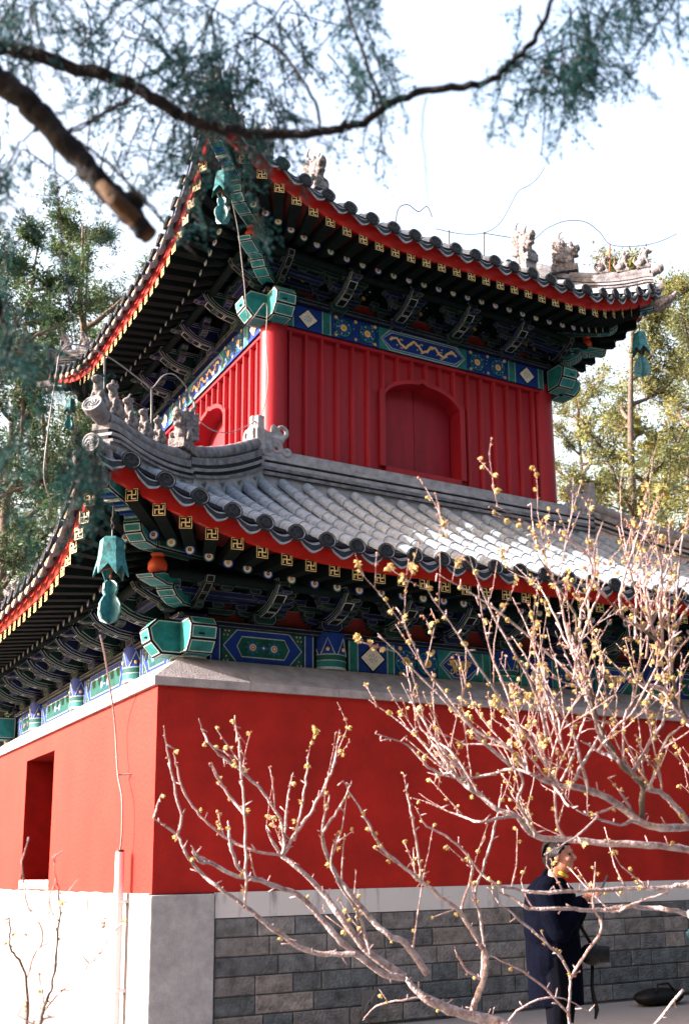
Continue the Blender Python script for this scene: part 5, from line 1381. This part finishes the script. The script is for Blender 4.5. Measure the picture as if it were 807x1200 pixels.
class Shrub:
    def __init__(s, label, base, seed, name='wintersweet_shrub'):
        s.root = empty(name, base); tag(s.root, label, 'shrub', None); s.o = Vector(base)
        s.limb, s.tw, s.fl = MB(), MB(), MB(); s.r = random.Random(seed); s.nt = 0
    def L(s, v): return v - s.o
    def trace(s, pts, d0, d1, w0, w1, twigs=0.0, tl=(.12, .4), mm='twig_limb', flowers=.25, up=1.0, wob=.03, sub=1):
        """a branch laid out by hand in space; widths in px at the photo, turned into metres by distance"""
        n = len(pts); P_ = []
        for i, (x, y) in enumerate(pts):
            t = i / max(1, n - 1); P_.append(at(x, y, d0 + (d1 - d0) * t + s.r.uniform(-wob, wob)))
        P_ = smooth(P_); N = len(P_)
        for i in range(1, N - 1): P_[i] = P_[i] + Vector((s.r.uniform(-1, 1), s.r.uniform(-1, 1), s.r.uniform(-1, 1))) * .003
        dep = lambda i: d0 + (d1 - d0) * i / (N - 1)
        rad = [.42 * (w0 + (w1 - w0) * i / (N - 1)) / FPX * dep(i) * s.r.uniform(.90, 1.12) * min(1, .35 + .65 * (N - 1 - i) / 5) for i in range(N)]
        tube(s.limb if w0 > 4.5 else s.tw, [s.L(p) for p in P_], rad, mm if w0 > 4.5 else 'twig', 9 if w0 > 6 else 6)
        # old leaf scars and stubs
        tot = 0
        for i in range(1, N):
            seg = P_[i] - P_[i - 1]; ln = seg.length
            k = int(ln * twigs + s.r.random())
            for _ in range(k):
                p = P_[i - 1].lerp(P_[i], s.r.random()); s.twig(p, seg.normalized(), s.r.uniform(*tl), rad[i] * .55, flowers, up, sub)
            if s.r.random() < ln * 14 * flowers: s.bud(P_[i], seg, rad[i])
            if s.r.random() < ln * 11:
                v = Vector((s.r.gauss(0, 1), s.r.gauss(0, 1), s.r.gauss(0, 1) + .5)).normalized(); l_ = s.r.uniform(.008, .04)
                tube(s.tw, [s.L(P_[i]), s.L(P_[i] + v * (rad[i] + l_))], [.0032, .002], 'twig', 5)
        return P_
    def bud(s, p, seg, rad):
        v = seg.cross(Vector((s.r.gauss(0, 1), s.r.gauss(0, 1), s.r.gauss(0, 1)))).normalized(); v = (v + Vector((0, 0, -.15))).normalized()
        z_ = s.r.choice([.005, .006, .007, .008, .009, .010]); 
        if s.r.random() < .4: flower(s.fl, s.L(p + v * (rad + .005)), v, .0048, 'bud')
        else: flower(s.fl, s.L(p + v * (rad + z_ * .9)), v + Vector((0, 0, -.5)), z_)
    def twig(s, p, d, ln, r0, flowers, up, sub):
        r0 = max(.0014, min(.0040, r0)); s.nt += 1
        a = s.r.uniform(.35, 1.1); side = d.cross(Vector((s.r.gauss(0, 1), s.r.gauss(0, 1), s.r.gauss(0, 1)))).normalized()
        dr = (d * math.cos(a) + side * math.sin(a) + Vector((0, 0, up * s.r.uniform(.2, 1.1)))).normalized()
        n = max(3, int(ln / .045)); P_ = [p]
        for i in range(n):
            dr = (dr + Vector((s.r.gauss(0, .08), s.r.gauss(0, .08), s.r.gauss(0, .06) + .05 * up))).normalized(); P_.append(P_[-1] + dr * ln / n)
        rad = [r0 * (1 - .55 * i / n) for i in range(n + 1)]
        tube(s.tw, [s.L(q_) for q_ in P_], rad, 'twig', 5)
        for i in range(1, n + 1):
            # opposite nodes
            if s.r.random() < flowers: s.bud(P_[i], dr, rad[i])
            if s.r.random() < flowers * .8: s.bud(P_[i], dr, rad[i])
            if sub and s.r.random() < .30: s.twig(P_[i], (P_[i] - P_[i - 1]).normalized(), ln * s.r.uniform(.25, .6), rad[i], flowers, up * .8, sub - 1)
            elif s.r.random() < .5:
                v = Vector((s.r.gauss(0, 1), s.r.gauss(0, 1), s.r.gauss(0, 1))).normalized() * s.r.uniform(.006, .014); tube(s.tw, [s.L(P_[i]), s.L(P_[i] + v)], [.0035, .002], 'bud', 4)
    def done(s):
        s.limb.build('limbs', s.root, smooth=True, fix=False)
        if s.tw.v: s.tw.build('twigs', s.root, smooth=True, fix=False)
        if s.fl.v: s.fl.build('blossoms', s.root, smooth=True, fix=False)
        s.root['group'] = 'budding shrubs in front of the tower'

# --- shrub in the middle of the foreground
base = at(605, 1200, 4.6); S = Shrub('pale barked shrub with yellow buds reaching left across the lower red wall', (base.x, base.y, 0), 21)
S.limb_base = S.trace([(600, 1206), (575, 1196), (552, 1191), (526, 1183), (497, 1169), (474, 1145)], 4.5, 4.45, 17, 13, 1)
tube(S.limb, [S.L(at(600, 1206, 4.5)), S.L(at(640, 1300, 4.6)), (0.02, 0, .45), (0, 0, -.05)], [.032, .038, .042, .05], 'twig_limb', 10)
S.trace([(474, 1145), (434, 1118), (402, 1078), (378, 1046), (352, 1020), (331, 1003), (318, 985), (312, 968)], 4.45, 4.35, 12, 3, 3.0, (.10, .25))
S.trace([(500, 1141), (474, 1105), (458, 1098), (430, 1072), (410, 1046), (386, 1010), (378, 975), (386, 931)], 4.42, 4.3, 10, 4, 3.5)
S.trace([(474, 1145), (450, 1142), (418, 1118), (394, 1098), (372, 1072), (351, 1050), (326, 1040), (299, 1030), (270, 1024), (247, 1010), (232, 1004), (224, 991)], 4.42, 4.1, 10, 4, 1.5, (.08, .22))
S.trace([(418, 1118), (390, 1118), (358, 1114), (330, 1096), (307, 1078), (287, 1062), (258, 1042), (235, 1022), (218, 1000), (208, 979), (194, 968), (180, 959)], 4.3, 4.0, 8, 2.5, 1.2, (.08, .2), flowers=.3)
S.trace([(208, 979), (213, 955), (206, 930), (202, 905), (196, 880), (192, 850)], 4.05, 4.0, 4, 2.5, .8, (.06, .12), flowers=.7)
S.trace([(180, 959), (184, 945), (190, 930)], 4.0, 3.98, 3, 2.5, 0, flowers=.9)
S.trace([(287, 1062), (288, 1020), (287, 955), (283, 915), (280, 870), (275, 838)], 4.15, 4.1, 4.2, 2.4, 1.5, (.08, .22), flowers=.5)
S.trace([(331, 1003), (300, 998), (270, 985), (245, 965), (226, 945), (214, 925), (208, 900), (203, 882)], 4.3, 4.1, 4.2, 2.5, 1.0, (.08, .18), flowers=.6)
S.trace([(331, 1003), (333, 985), (330, 965), (320, 945), (305, 925), (284, 905), (262, 888), (246, 872), (238, 858), (233, 842)], 4.35, 4.2, 5, 2.5, 1.6, (.10, .28), flowers=.6)
S.trace([(331, 1003), (345, 978), (362, 955), (376, 930), (388, 905), (394, 880), (398, 855)], 4.35, 4.3, 4.4, 2.6, 1.8, (.10, .24), flowers=.6)
S.trace([(345, 985), (352, 955), (357, 925), (360, 900), (362, 880)], 4.33, 4.25, 3.6, 2.4, 1.5, (.06, .16), flowers=.8)
S.trace([(331, 1003), (335, 960), (338, 930), (344, 905)], 4.35, 4.3, 3.8, 2.4, 2, (.08, .2), flowers=.7)
S.trace([(299, 1030), (280, 1018), (272, 995), (269, 975), (267, 962)], 4.2, 4.15, 5, 4, .3, (.04, .08), flowers=.1)
S.trace([(247, 1010), (234, 1010), (225, 998)], 4.15, 4.1, 5, 4, 0, flowers=.0)
S.trace([(287, 955), (272, 938), (260, 920), (252, 905), (245, 895)], 4.12, 4.1, 4.4, 3, 1, (.05, .1), flowers=.9)
S.trace([(378, 975), (392, 955), (404, 935), (412, 915)], 4.3, 4.25, 4, 3, .5, flowers=.5)
S.trace([(434, 1118), (425, 1085), (415, 1062), (400, 1040), (388, 1012), (392, 985)], 4.4, 4.3, 5, 3, 1.5, (.08, .2), flowers=.5)
S.trace([(552, 1191), (558, 1170), (566, 1150), (569, 1121), (555, 1095), (538, 1068), (515, 1050), (494, 1033), (475, 1018), (450, 997), (434, 971), (420, 945), (402, 915)], 4.5, 4.3, 9, 2.4, 1.6, (.08, .22), flowers=.5)
S.trace([(565, 1150), (566, 1110), (562, 1070), (556, 1050), (568, 1010), (578, 975), (584, 945), (588, 920)], 4.48, 4.4, 5, 2.5, 2.0, (.1, .25), flowers=.45)
S.trace([(494, 1033), (490, 1000), (484, 965), (478, 935), (472, 905)], 4.4, 4.35, 3.6, 2.4, 2.2, (.08, .2), flowers=.9)
S.trace([(538, 1068), (548, 1040), (552, 1010), (530, 985), (500, 968), (486, 945)], 4.45, 4.35, 4, 2.6, 1.6, (.08, .2), flowers=.5)
S.trace([(565, 1150), (548, 1138), (535, 1120), (532, 1110)], 4.5, 4.45, 3.2, 2.6, 0, flowers=.3)
S.trace([(497, 1169), (470, 1172), (440, 1180), (425, 1196)], 4.5, 4.5, 3.0, 2.2, 1.0, (.05, .12), flowers=.2)
S.trace([(591, 1200), (612, 1180), (650, 1168), (690, 1185)], 4.55, 4.7, 3.4, 2.2, .5, flowers=.2)
S.done()

# --- shrub at the right, its limbs coming in from beyond the frame
S = Shrub('large pale shrub at the right, its tangled budding twigs crossing roof and wall', (tuple(at(1010, 1150, 4.5))[0], tuple(at(1010, 1150, 4.5))[1], 0), 33)
tr = at(960, 1060, 4.4)
tube(S.limb, [(0, 0, -.05), (.03, -.02, .5), (-.06, .02, 1.0), S.L(at(900, 1010, 4.4))], [.075, .062, .055, .042], 'twig_limb', 12)
for (x, y) in ((807, 1037), (807, 1072), (807, 846), (815, 700)):
    tube(S.limb, [(.0, .0, .75), (-.03, .0, .95), S.L(at(900, y * .6 + 410, 4.35)), S.L(at(x, y, 4.25))], [.04, .034, .026, .018], 'twig_limb', 9)
T = S.trace
T([(900, 1010), (860, 1003), (807, 995), (760, 990), (710, 988), (662, 984), (627, 980), (605, 957), (583, 949), (560, 930), (552, 926), (538, 914), (530, 904), (515, 880), (505, 868)], 4.3, 4.1, 11, 4, 3, (.12, .4), flowers=.3, sub=2)
T([(900, 985), (860, 972), (807, 969), (780, 970), (755, 966), (724, 944), (705, 932), (689, 926), (668, 922), (653, 920), (632, 912), (618, 904)], 4.2, 4.05, 12, 7, 5, (.15, .5), flowers=.35, sub=2)
T([(815, 975), (790, 945), (775, 930), (760, 925), (740, 905), (722, 890), (700, 880), (680, 868)], 4.2, 4.1, 9, 4, 6, (.15, .5), flowers=.35, sub=2)
T([(751, 966), (751, 940), (752, 922), (740, 908), (729, 899), (718, 880), (706, 862), (698, 840), (692, 815), (684, 795), (678, 773), (675, 750), (673, 721), (655, 690), (636, 661), (628, 648)], 4.2, 3.9, 8, 2.8, 4.5, (.15, .45), flowers=.4, sub=2, mm='bark_tree')
T([(900, 900), (850, 870), (807, 846), (795, 820), (786, 790), (776, 759), (755, 740), (728, 722), (710, 700)], 4.2, 4.0, 8, 3.5, 5, (.15, .5), flowers=.35, sub=2, mm='bark_tree')
T([(900, 1060), (860, 1043), (807, 1037), (780, 1040), (737, 1041), (698, 1044), (660, 1045), (627, 1046), (604, 1042), (583, 1037), (560, 1020), (548, 1000)], 4.4, 4.2, 8, 3, 2.2, (.1, .3), flowers=.3)
T([(900, 1090), (850, 1080), (807, 1072), (785, 1066), (760, 1064), (735, 1062), (707, 1066), (680, 1066), (650, 1064), (618, 1064), (600, 1052), (570, 1040)], 4.5, 4.3, 8, 4, 1.6, (.08, .25), flowers=.3)
T([(707, 1066), (722, 1068), (735, 1062), (760, 1052), (780, 1046)], 4.35, 4.3, 4, 3, 0, flowers=.1)
T([(627, 980), (617, 960), (606, 940), (612, 918), (606, 895), (598, 880)], 4.15, 4.1, 6, 3, 3, (.1, .3), flowers=.3)
T([(662, 984), (652, 965), (650, 930), (648, 900)], 4.15, 4.1, 4.4, 3, 2.5, (.1, .3), flowers=.3)
T([(751, 966), (738, 948), (728, 930), (712, 912)], 4.15, 4.1, 5, 3, 3, (.1, .3), flowers=.3)
# long whips rising to the left and up: the veil over the eave
wh = random.Random(77)
for (x0, y0, x1, y1, x2, y2) in [(618, 904, 560, 850, 442, 742), (600, 900, 540, 830, 470, 720), (618, 904, 600, 820, 560, 690), (653, 920, 600, 830, 500, 690), (640, 870, 610, 780, 545, 640), (660, 880, 640, 800, 600, 700),
      (692, 815, 640, 760, 512, 672), (689, 926, 660, 860, 610, 760), (706, 862, 700, 780, 690, 640), (729, 899, 740, 800, 748, 650), (678, 773, 650, 700, 622, 590), (676, 750, 690, 680, 706, 610), (728, 722, 740, 660, 752, 600),
      (776, 759, 770, 680, 762, 610), (786, 790, 800, 700, 806, 600), (755, 740, 776, 690, 790, 640), (740, 905, 770, 850, 800, 780), (722, 890, 690, 830, 650, 740), (583, 949, 520, 900, 432, 820), (560, 930, 500, 850, 476, 780),
      (552, 926, 520, 880, 470, 800), (530, 904, 500, 900, 440, 860), (618, 904, 580, 880, 520, 860), (700, 880, 740, 830, 790, 740), (632, 912, 560, 905, 500, 905), (653, 920, 640, 880, 590, 840), (668, 922, 700, 860, 720, 800),
      (760, 925, 780, 870, 800, 850), (807, 846, 780, 810, 730, 790), (795, 820, 760, 800, 700, 790), (710, 700, 690, 650, 640, 620), (605, 957, 560, 960, 500, 940), (755, 966, 720, 960, 660, 940), (724, 944, 690, 960, 640, 1000)]:
    j = lambda a: a + wh.uniform(-8, 8)
    T([(x0, y0), (j((x0 + x1) / 2), j((y0 + y1) / 2)), (j(x1), j(y1)), (j((x1 + x2) / 2), j((y1 + y2) / 2)), (x2, y2)], 4.1, wh.uniform(3.7, 4.3), wh.uniform(3.5, 5.5), 2.3, 5.2, (.08, .32), flowers=.36, sub=2, wob=.06)
for _ in range(12):
    x0 = wh.uniform(600, 800); y0 = wh.uniform(780, 950); an = wh.gauss(-1.75, .45); ln_ = wh.uniform(70, 150)
    if x0 > 740: y0 -= 60
    P2 = [(x0, y0)]
    for k_ in range(4): an += wh.gauss(0, .12); P2.append((P2[-1][0] + math.cos(an) * ln_ / 4, P2[-1][1] + math.sin(an) * ln_ / 4))
    T(P2, wh.uniform(3.9, 4.4), wh.uniform(3.8, 4.5), wh.uniform(3, 4.4), 2.1, 4, (.07, .24), flowers=.22, sub=2, wob=.06)
# small fork in front of the person
T([(800, 1160), (740, 1230), (690, 1260), (667, 1200), (667, 1165), (667, 1139), (645, 1110), (622, 1090), (600, 1070), (583, 1059)], 4.7, 4.4, 4.6, 3, 1.0, (.06, .14), flowers=.4)
T([(667, 1148), (685, 1120), (702, 1095), (704, 1078), (695, 1064), (696, 1040), (697, 1010)], 4.5, 4.3, 4, 3, 1, (.05, .12), flowers=.4)
T([(667, 1190), (640, 1160), (612, 1138), (590, 1128), (575, 1120)], 4.5, 4.4, 3.4, 2.5, .8, (.05, .1), flowers=.3)
S.done(); print('twigs', S.nt)

# --- thin shrub at the lower left
base = at(30, 1200, 3.6); S = Shrub('thin dark stemmed shrub with a few yellow flowers before the white wall base', (base.x, base.y, 0), 45)
T = S.trace
tube(S.limb, [(0, 0, -.05), (.02, .01, base.z * .6), S.L(at(32, 1205, 3.6))], [.017, .013, .010], 'twig_limb', 8)
tube(S.limb, [(.05, 0, -.05), (.06, .01, base.z * .6), S.L(at(48, 1205, 3.6))], [.015, .012, .008], 'twig_limb', 8)
T([(32, 1205), (32, 1170), (31, 1147), (22, 1125), (13, 1110), (12, 1090), (10, 1075), (2, 1085)], 3.6, 3.5, 4.7, 2.2, 2, (.05, .18), flowers=.15, mm='bark_tree')
T([(31, 1147), (40, 1120), (50, 1100), (46, 1080), (33, 1065), (30, 1040), (26, 1010), (33, 985)], 3.6, 3.5, 3.4, 2, 2, (.05, .2), flowers=.15)
T([(48, 1205), (50, 1185), (58, 1165), (63, 1147), (66, 1110), (70, 1070), (70, 1050), (66, 1030), (62, 1000)], 3.6, 3.55, 4.7, 2, 2, (.05, .2), flowers=.2, mm='bark_tree')
T([(48, 1187), (75, 1160), (105, 1130), (128, 1103), (140, 1085), (152, 1080)], 3.6, 3.4, 3.2, 2, 1.2, (.05, .15), flowers=.3)
T([(50, 1195), (72, 1188), (96, 1178)], 3.6, 3.5, 2.6, 1.8, 1.2, (.04, .1), flowers=.3)
T([(13, 1110), (30, 1095), (52, 1075), (72, 1055), (92, 1030)], 3.55, 3.5, 2.6, 1.8, 1.2, (.05, .12), flowers=.3)
S.done()

# ================================================================== CONIFER BRANCHES OVERHEAD
rg = np.random.default_rng(12); rr_ = random.Random(12)
tb = Vector((-5.1, -7.55, 0)); root = empty('overhanging_juniper', tb)
tag(root, 'dark juniper branches with drooping sprays hanging into the top of the picture', 'tree')
LT = lambda v: Vector(v) - tb
mb = MB()
joinz = at(-160, -20, 2.0)
tube(mb, [(0, 0, -.1), (.02, .03, 1.0), (-.03, .02, 2.2), (.05, -.02, 3.2), (.02, .05, 4.4), (.1, .0, 6.2)], [.19, .16, .145, .13, .11, .06], 'bark_dark', 14); mb.build('trunk', root, smooth=True)
mb = MB()
def br(pts, w, mm='bark_dark', n=10, start=None, mbx=None):
    P_ = smooth([at(x, y, d) for x, y, d in pts], 5); N = len(P_)
    rad = [np.interp(i / (N - 1) * (len(w) - 1), range(len(w)), w) / 2 / FPX * np.interp(i / (N - 1) * (len(pts) - 1), range(len(pts)), [p[2] for p in pts]) for i in range(N)]
    if start: P_ = smooth([start[0]] + [P_[0]], 3)[:-1] + P_; rad = [start[1]] * (len(P_) - len(rad)) + rad
    for i in range(len(P_)): P_[i] = P_[i] + Vector([rr_.uniform(-.004, .004) for _ in range(3)]) * (1 if w[0] > 8 else .4); rad[i] *= rr_.uniform(.92, 1.1)
    tube(mbx or mb, [LT(p) for p in P_], rad, mm, n); return P_
sA = (tb + Vector((.03, .02, 3.25)), .06)
A = br([(-120, 60, 2.1), (-40, 52, 2.1), (0, 54, 2.1), (50, 66, 2.1), (100, 82, 2.1), (150, 97, 2.1), (190, 122, 2.1), (215, 136, 2.1), (250, 148, 2.1), (300, 158, 2.1), (345, 158, 2.1), (380, 155, 2.1), (400, 148, 2.1), (425, 143, 2.1), (460, 120, 2.1), (500, 106, 2.1), (545, 102, 2.1), (578, 90, 2.1), (600, 72, 2.1), (625, 45, 2.1), (645, 5, 2.1), (655, -40, 2.1)], [19, 17, 15, 13.5, 12, 10.5, 9, 9, 8, 7, 4], start=sA)
B_ = br([(-120, 20, 1.9), (-50, 60, 1.9), (5, 98, 1.9), (40, 128, 1.9), (80, 172, 1.9), (120, 218, 1.9), (150, 248, 1.9), (172, 272, 1.9)], [27, 30, 31, 30, 29, 27, 25, 23], start=(tb + Vector((.03, .02, 3.35)), .06))
for p, w_ in ((at(158, 235, 1.9), .018), (at(150, 250, 1.9), .02)): ellipsoid(mb, LT(p), (w_, w_, w_), 'bark_dark', nu=8, nv=6)
Cc = br([(92, 55, 2.15), (110, 40, 2.15), (130, 15, 2.15), (150, -30, 2.2)], [3, 3, 2.5, 2], n=6)
br([(60, 155, 2.0), (95, 150, 2.0), (125, 130, 2.0), (158, 112, 2.05)], [3, 3, 3, 3], n=6)
br([(82, 152, 2.0), (105, 140, 2.0), (132, 128, 2.0), (152, 118, 2.0), (165, 92, 2.1), (175, 65, 2.1)], [3, 3, 2.5, 2], n=6)
br([(92, 165, 1.9), (120, 185, 1.88), (150, 215, 1.86), (180, 245, 1.86), (205, 275, 1.86), (232, 300, 1.86)], [3, 4, 4, 3.5, 3, 2.5], n=6)
br([(375, 152, 2.1), (371, 125, 2.12), (355, 95, 2.15), (330, 62, 2.2), (300, 42, 2.2), (285, 38, 2.2)], [4, 4, 4, 4, 3], n=6)
br([(449, 124, 2.1), (440, 100, 2.1), (424, 60, 2.1), (412, 25, 2.1), (404, -10, 2.1)], [5, 5, 4.5, 4, 3], n=6)
br([(0, 160, 2.0), (-2, 190, 2.0), (2, 230, 2.0)], [4, 3, 2], n=6); br([(-20, 300, 2.1), (-2, 360, 2.1), (10, 390, 2.1), (4, 420, 2.1)], [9, 8, 7, 3], n=6)
br([(500, 112, 2.1), (494, 150, 2.1), (498, 190, 2.1), (500, 235, 2.1)], [1.6, 1.3, 1.1, .8], n=5)
mb.build('branches', root, smooth=True, fix=False)
mb = MB(); e = at(176, 277, 1.9); e0 = at(163, 263, 1.9); a0 = at(118, 216, 1.875)
tube(mb, [LT(a0), LT(at(140, 240, 1.868)), LT(e0), LT(e)], [.010, .0145, .016, .016], 'cut_wood', 10); mb.build('broken_end', root, smooth=True)
# sprays: a drooping stem, side stems, scale leaves
cen, dirs, szs, tis = [], [], [], []
sm = MB()
def spray(x, y, d, ln, dens=1.0, droop=1.0, tint=1.0, az=None):
    p = at(x, y, d); v = Vector((rr_.gauss(0, .8), rr_.gauss(0, .8), rr_.gauss(-.2, .5) - .6 * droop)).normalized()
    if az is not None: v = Vector(az).normalized()
    n = max(4, int(ln / .025)); P_ = [p]
    for i in range(n):
        v = (v + Vector((rr_.gauss(0, .12), rr_.gauss(0, .12), rr_.gauss(-.07 * droop, .06)))).normalized(); P_.append(P_[-1] + v * ln / n)
    tube(sm, [LT(q_) for q_ in P_], [.0022 - .0012 * i / n for i in range(n + 1)], 'bark_dark', 4)
    for i in range(1, n + 1):
        for _ in range(2):
            w_ = (v + Vector((rr_.gauss(0, 1), rr_.gauss(0, 1), rr_.gauss(-.1, .7)))).normalized(); l2 = rr_.uniform(.02, .065) * (1.1 - .5 * i / n); k = max(4, int(l2 * 460 * dens))
            t = np.linspace(.05, 1, k)[:, None]; c_ = np.array(P_[i])[None] + np.array(w_)[None] * t * l2 + rg.normal(0, .0038, (k, 3)); c_[:, 2] -= (t[:, 0] ** 2) * l2 * .25
            cen.append(c_ - np.array(tb)); dirs.append(np.array(w_)[None] + rg.normal(0, .45, (k, 3))); szs.append(rg.uniform(.006, .013, k)); tis.append(np.full((k, 3), tint) * rg.uniform(.6, 1.5, (k, 1)))
def cloud(n, x0, x1, y0, y1, d0, d1, ln=(.08, .2), **kw):
    for _ in range(n): spray(rr_.uniform(x0, x1), rr_.uniform(y0, y1), rr_.uniform(d0, d1), rr_.uniform(*ln), **kw)
cloud(32, -20, 120, -30, 40, 2.0, 2.4); cloud(43, 120, 260, -30, 110, 2.1, 2.5); cloud(53, 195, 330, 10, 150, 2.1, 2.5)
cloud(5, 230, 330, 165, 205, 2.1, 2.4, dens=.8); cloud(17, 100, 225, 120, 215, 2.2, 2.5, dens=.7); cloud(3, 235, 285, 60, 120, 2.1, 2.3, dens=1.3)
cloud(10, 330, 385, -10, 70, 2.2, 2.5, dens=.7); cloud(17, 395, 455, -30, 90, 2.1, 2.3); cloud(5, 425, 455, 95, 125, 2.1, 2.2, dens=.6)
cloud(24, 590, 700, 5, 75, 2.05, 2.4, ln=(.08, .18)); cloud(13, 600, 660, 60, 110, 2.1, 2.3, ln=(.06, .13)); cloud(11, 665, 700, 50, 80, 2.1, 2.3, ln=(.05, .1)); cloud(30, 670, 830, -50, 10, 2.0, 2.4, ln=(.08, .18)); cloud(3, 578, 592, 105, 150, 2.1, 2.2, ln=(.05, .1), dens=.6)
cloud(18, -30, 35, 120, 330, 1.9, 2.4); cloud(22, -40, 30, 330, 480, 1.9, 2.3, dens=1.3); cloud(13, -30, 50, 470, 600, 2.0, 2.5)
cloud(17, 78, 125, 480, 560, 2.1, 2.3, ln=(.08, .16), dens=1.2, az=(.05, .05, -1)); cloud(3, 215, 245, 200, 290, 2.1, 2.3, ln=(.05, .12), dens=.8); cloud(4, 300, 322, 190, 260, 2.1, 2.2, ln=(.05, .12), dens=.6, az=(0, 0, -1))
# carrier twigs for the low sprays
for pts in ([(60, 130, 2.0), (75, 300, 2.1), (95, 430, 2.15), (105, 500, 2.2)], [(-60, 200, 2.0), (-30, 330, 2.1), (0, 440, 2.1), (20, 540, 2.2)], [(655, -40, 2.1), (720, -60, 2.1), (800, -50, 2.1), (850, -60, 2.1)], [(205, 275, 1.86), (222, 240, 2.0), (235, 200, 2.1), (250, 160, 2.2)]):
    br(pts, [3, 2.5, 2, 1.5], n=5, mbx=sm)
sm.build('twigs', root, smooth=True, fix=False)
leaf_mesh('foliage', np.concatenate(cen), np.concatenate(dirs), np.concatenate(szs), .34, np.concatenate(tis), 'leaf_near', root)
print('needles', sum(len(c) for c in cen))
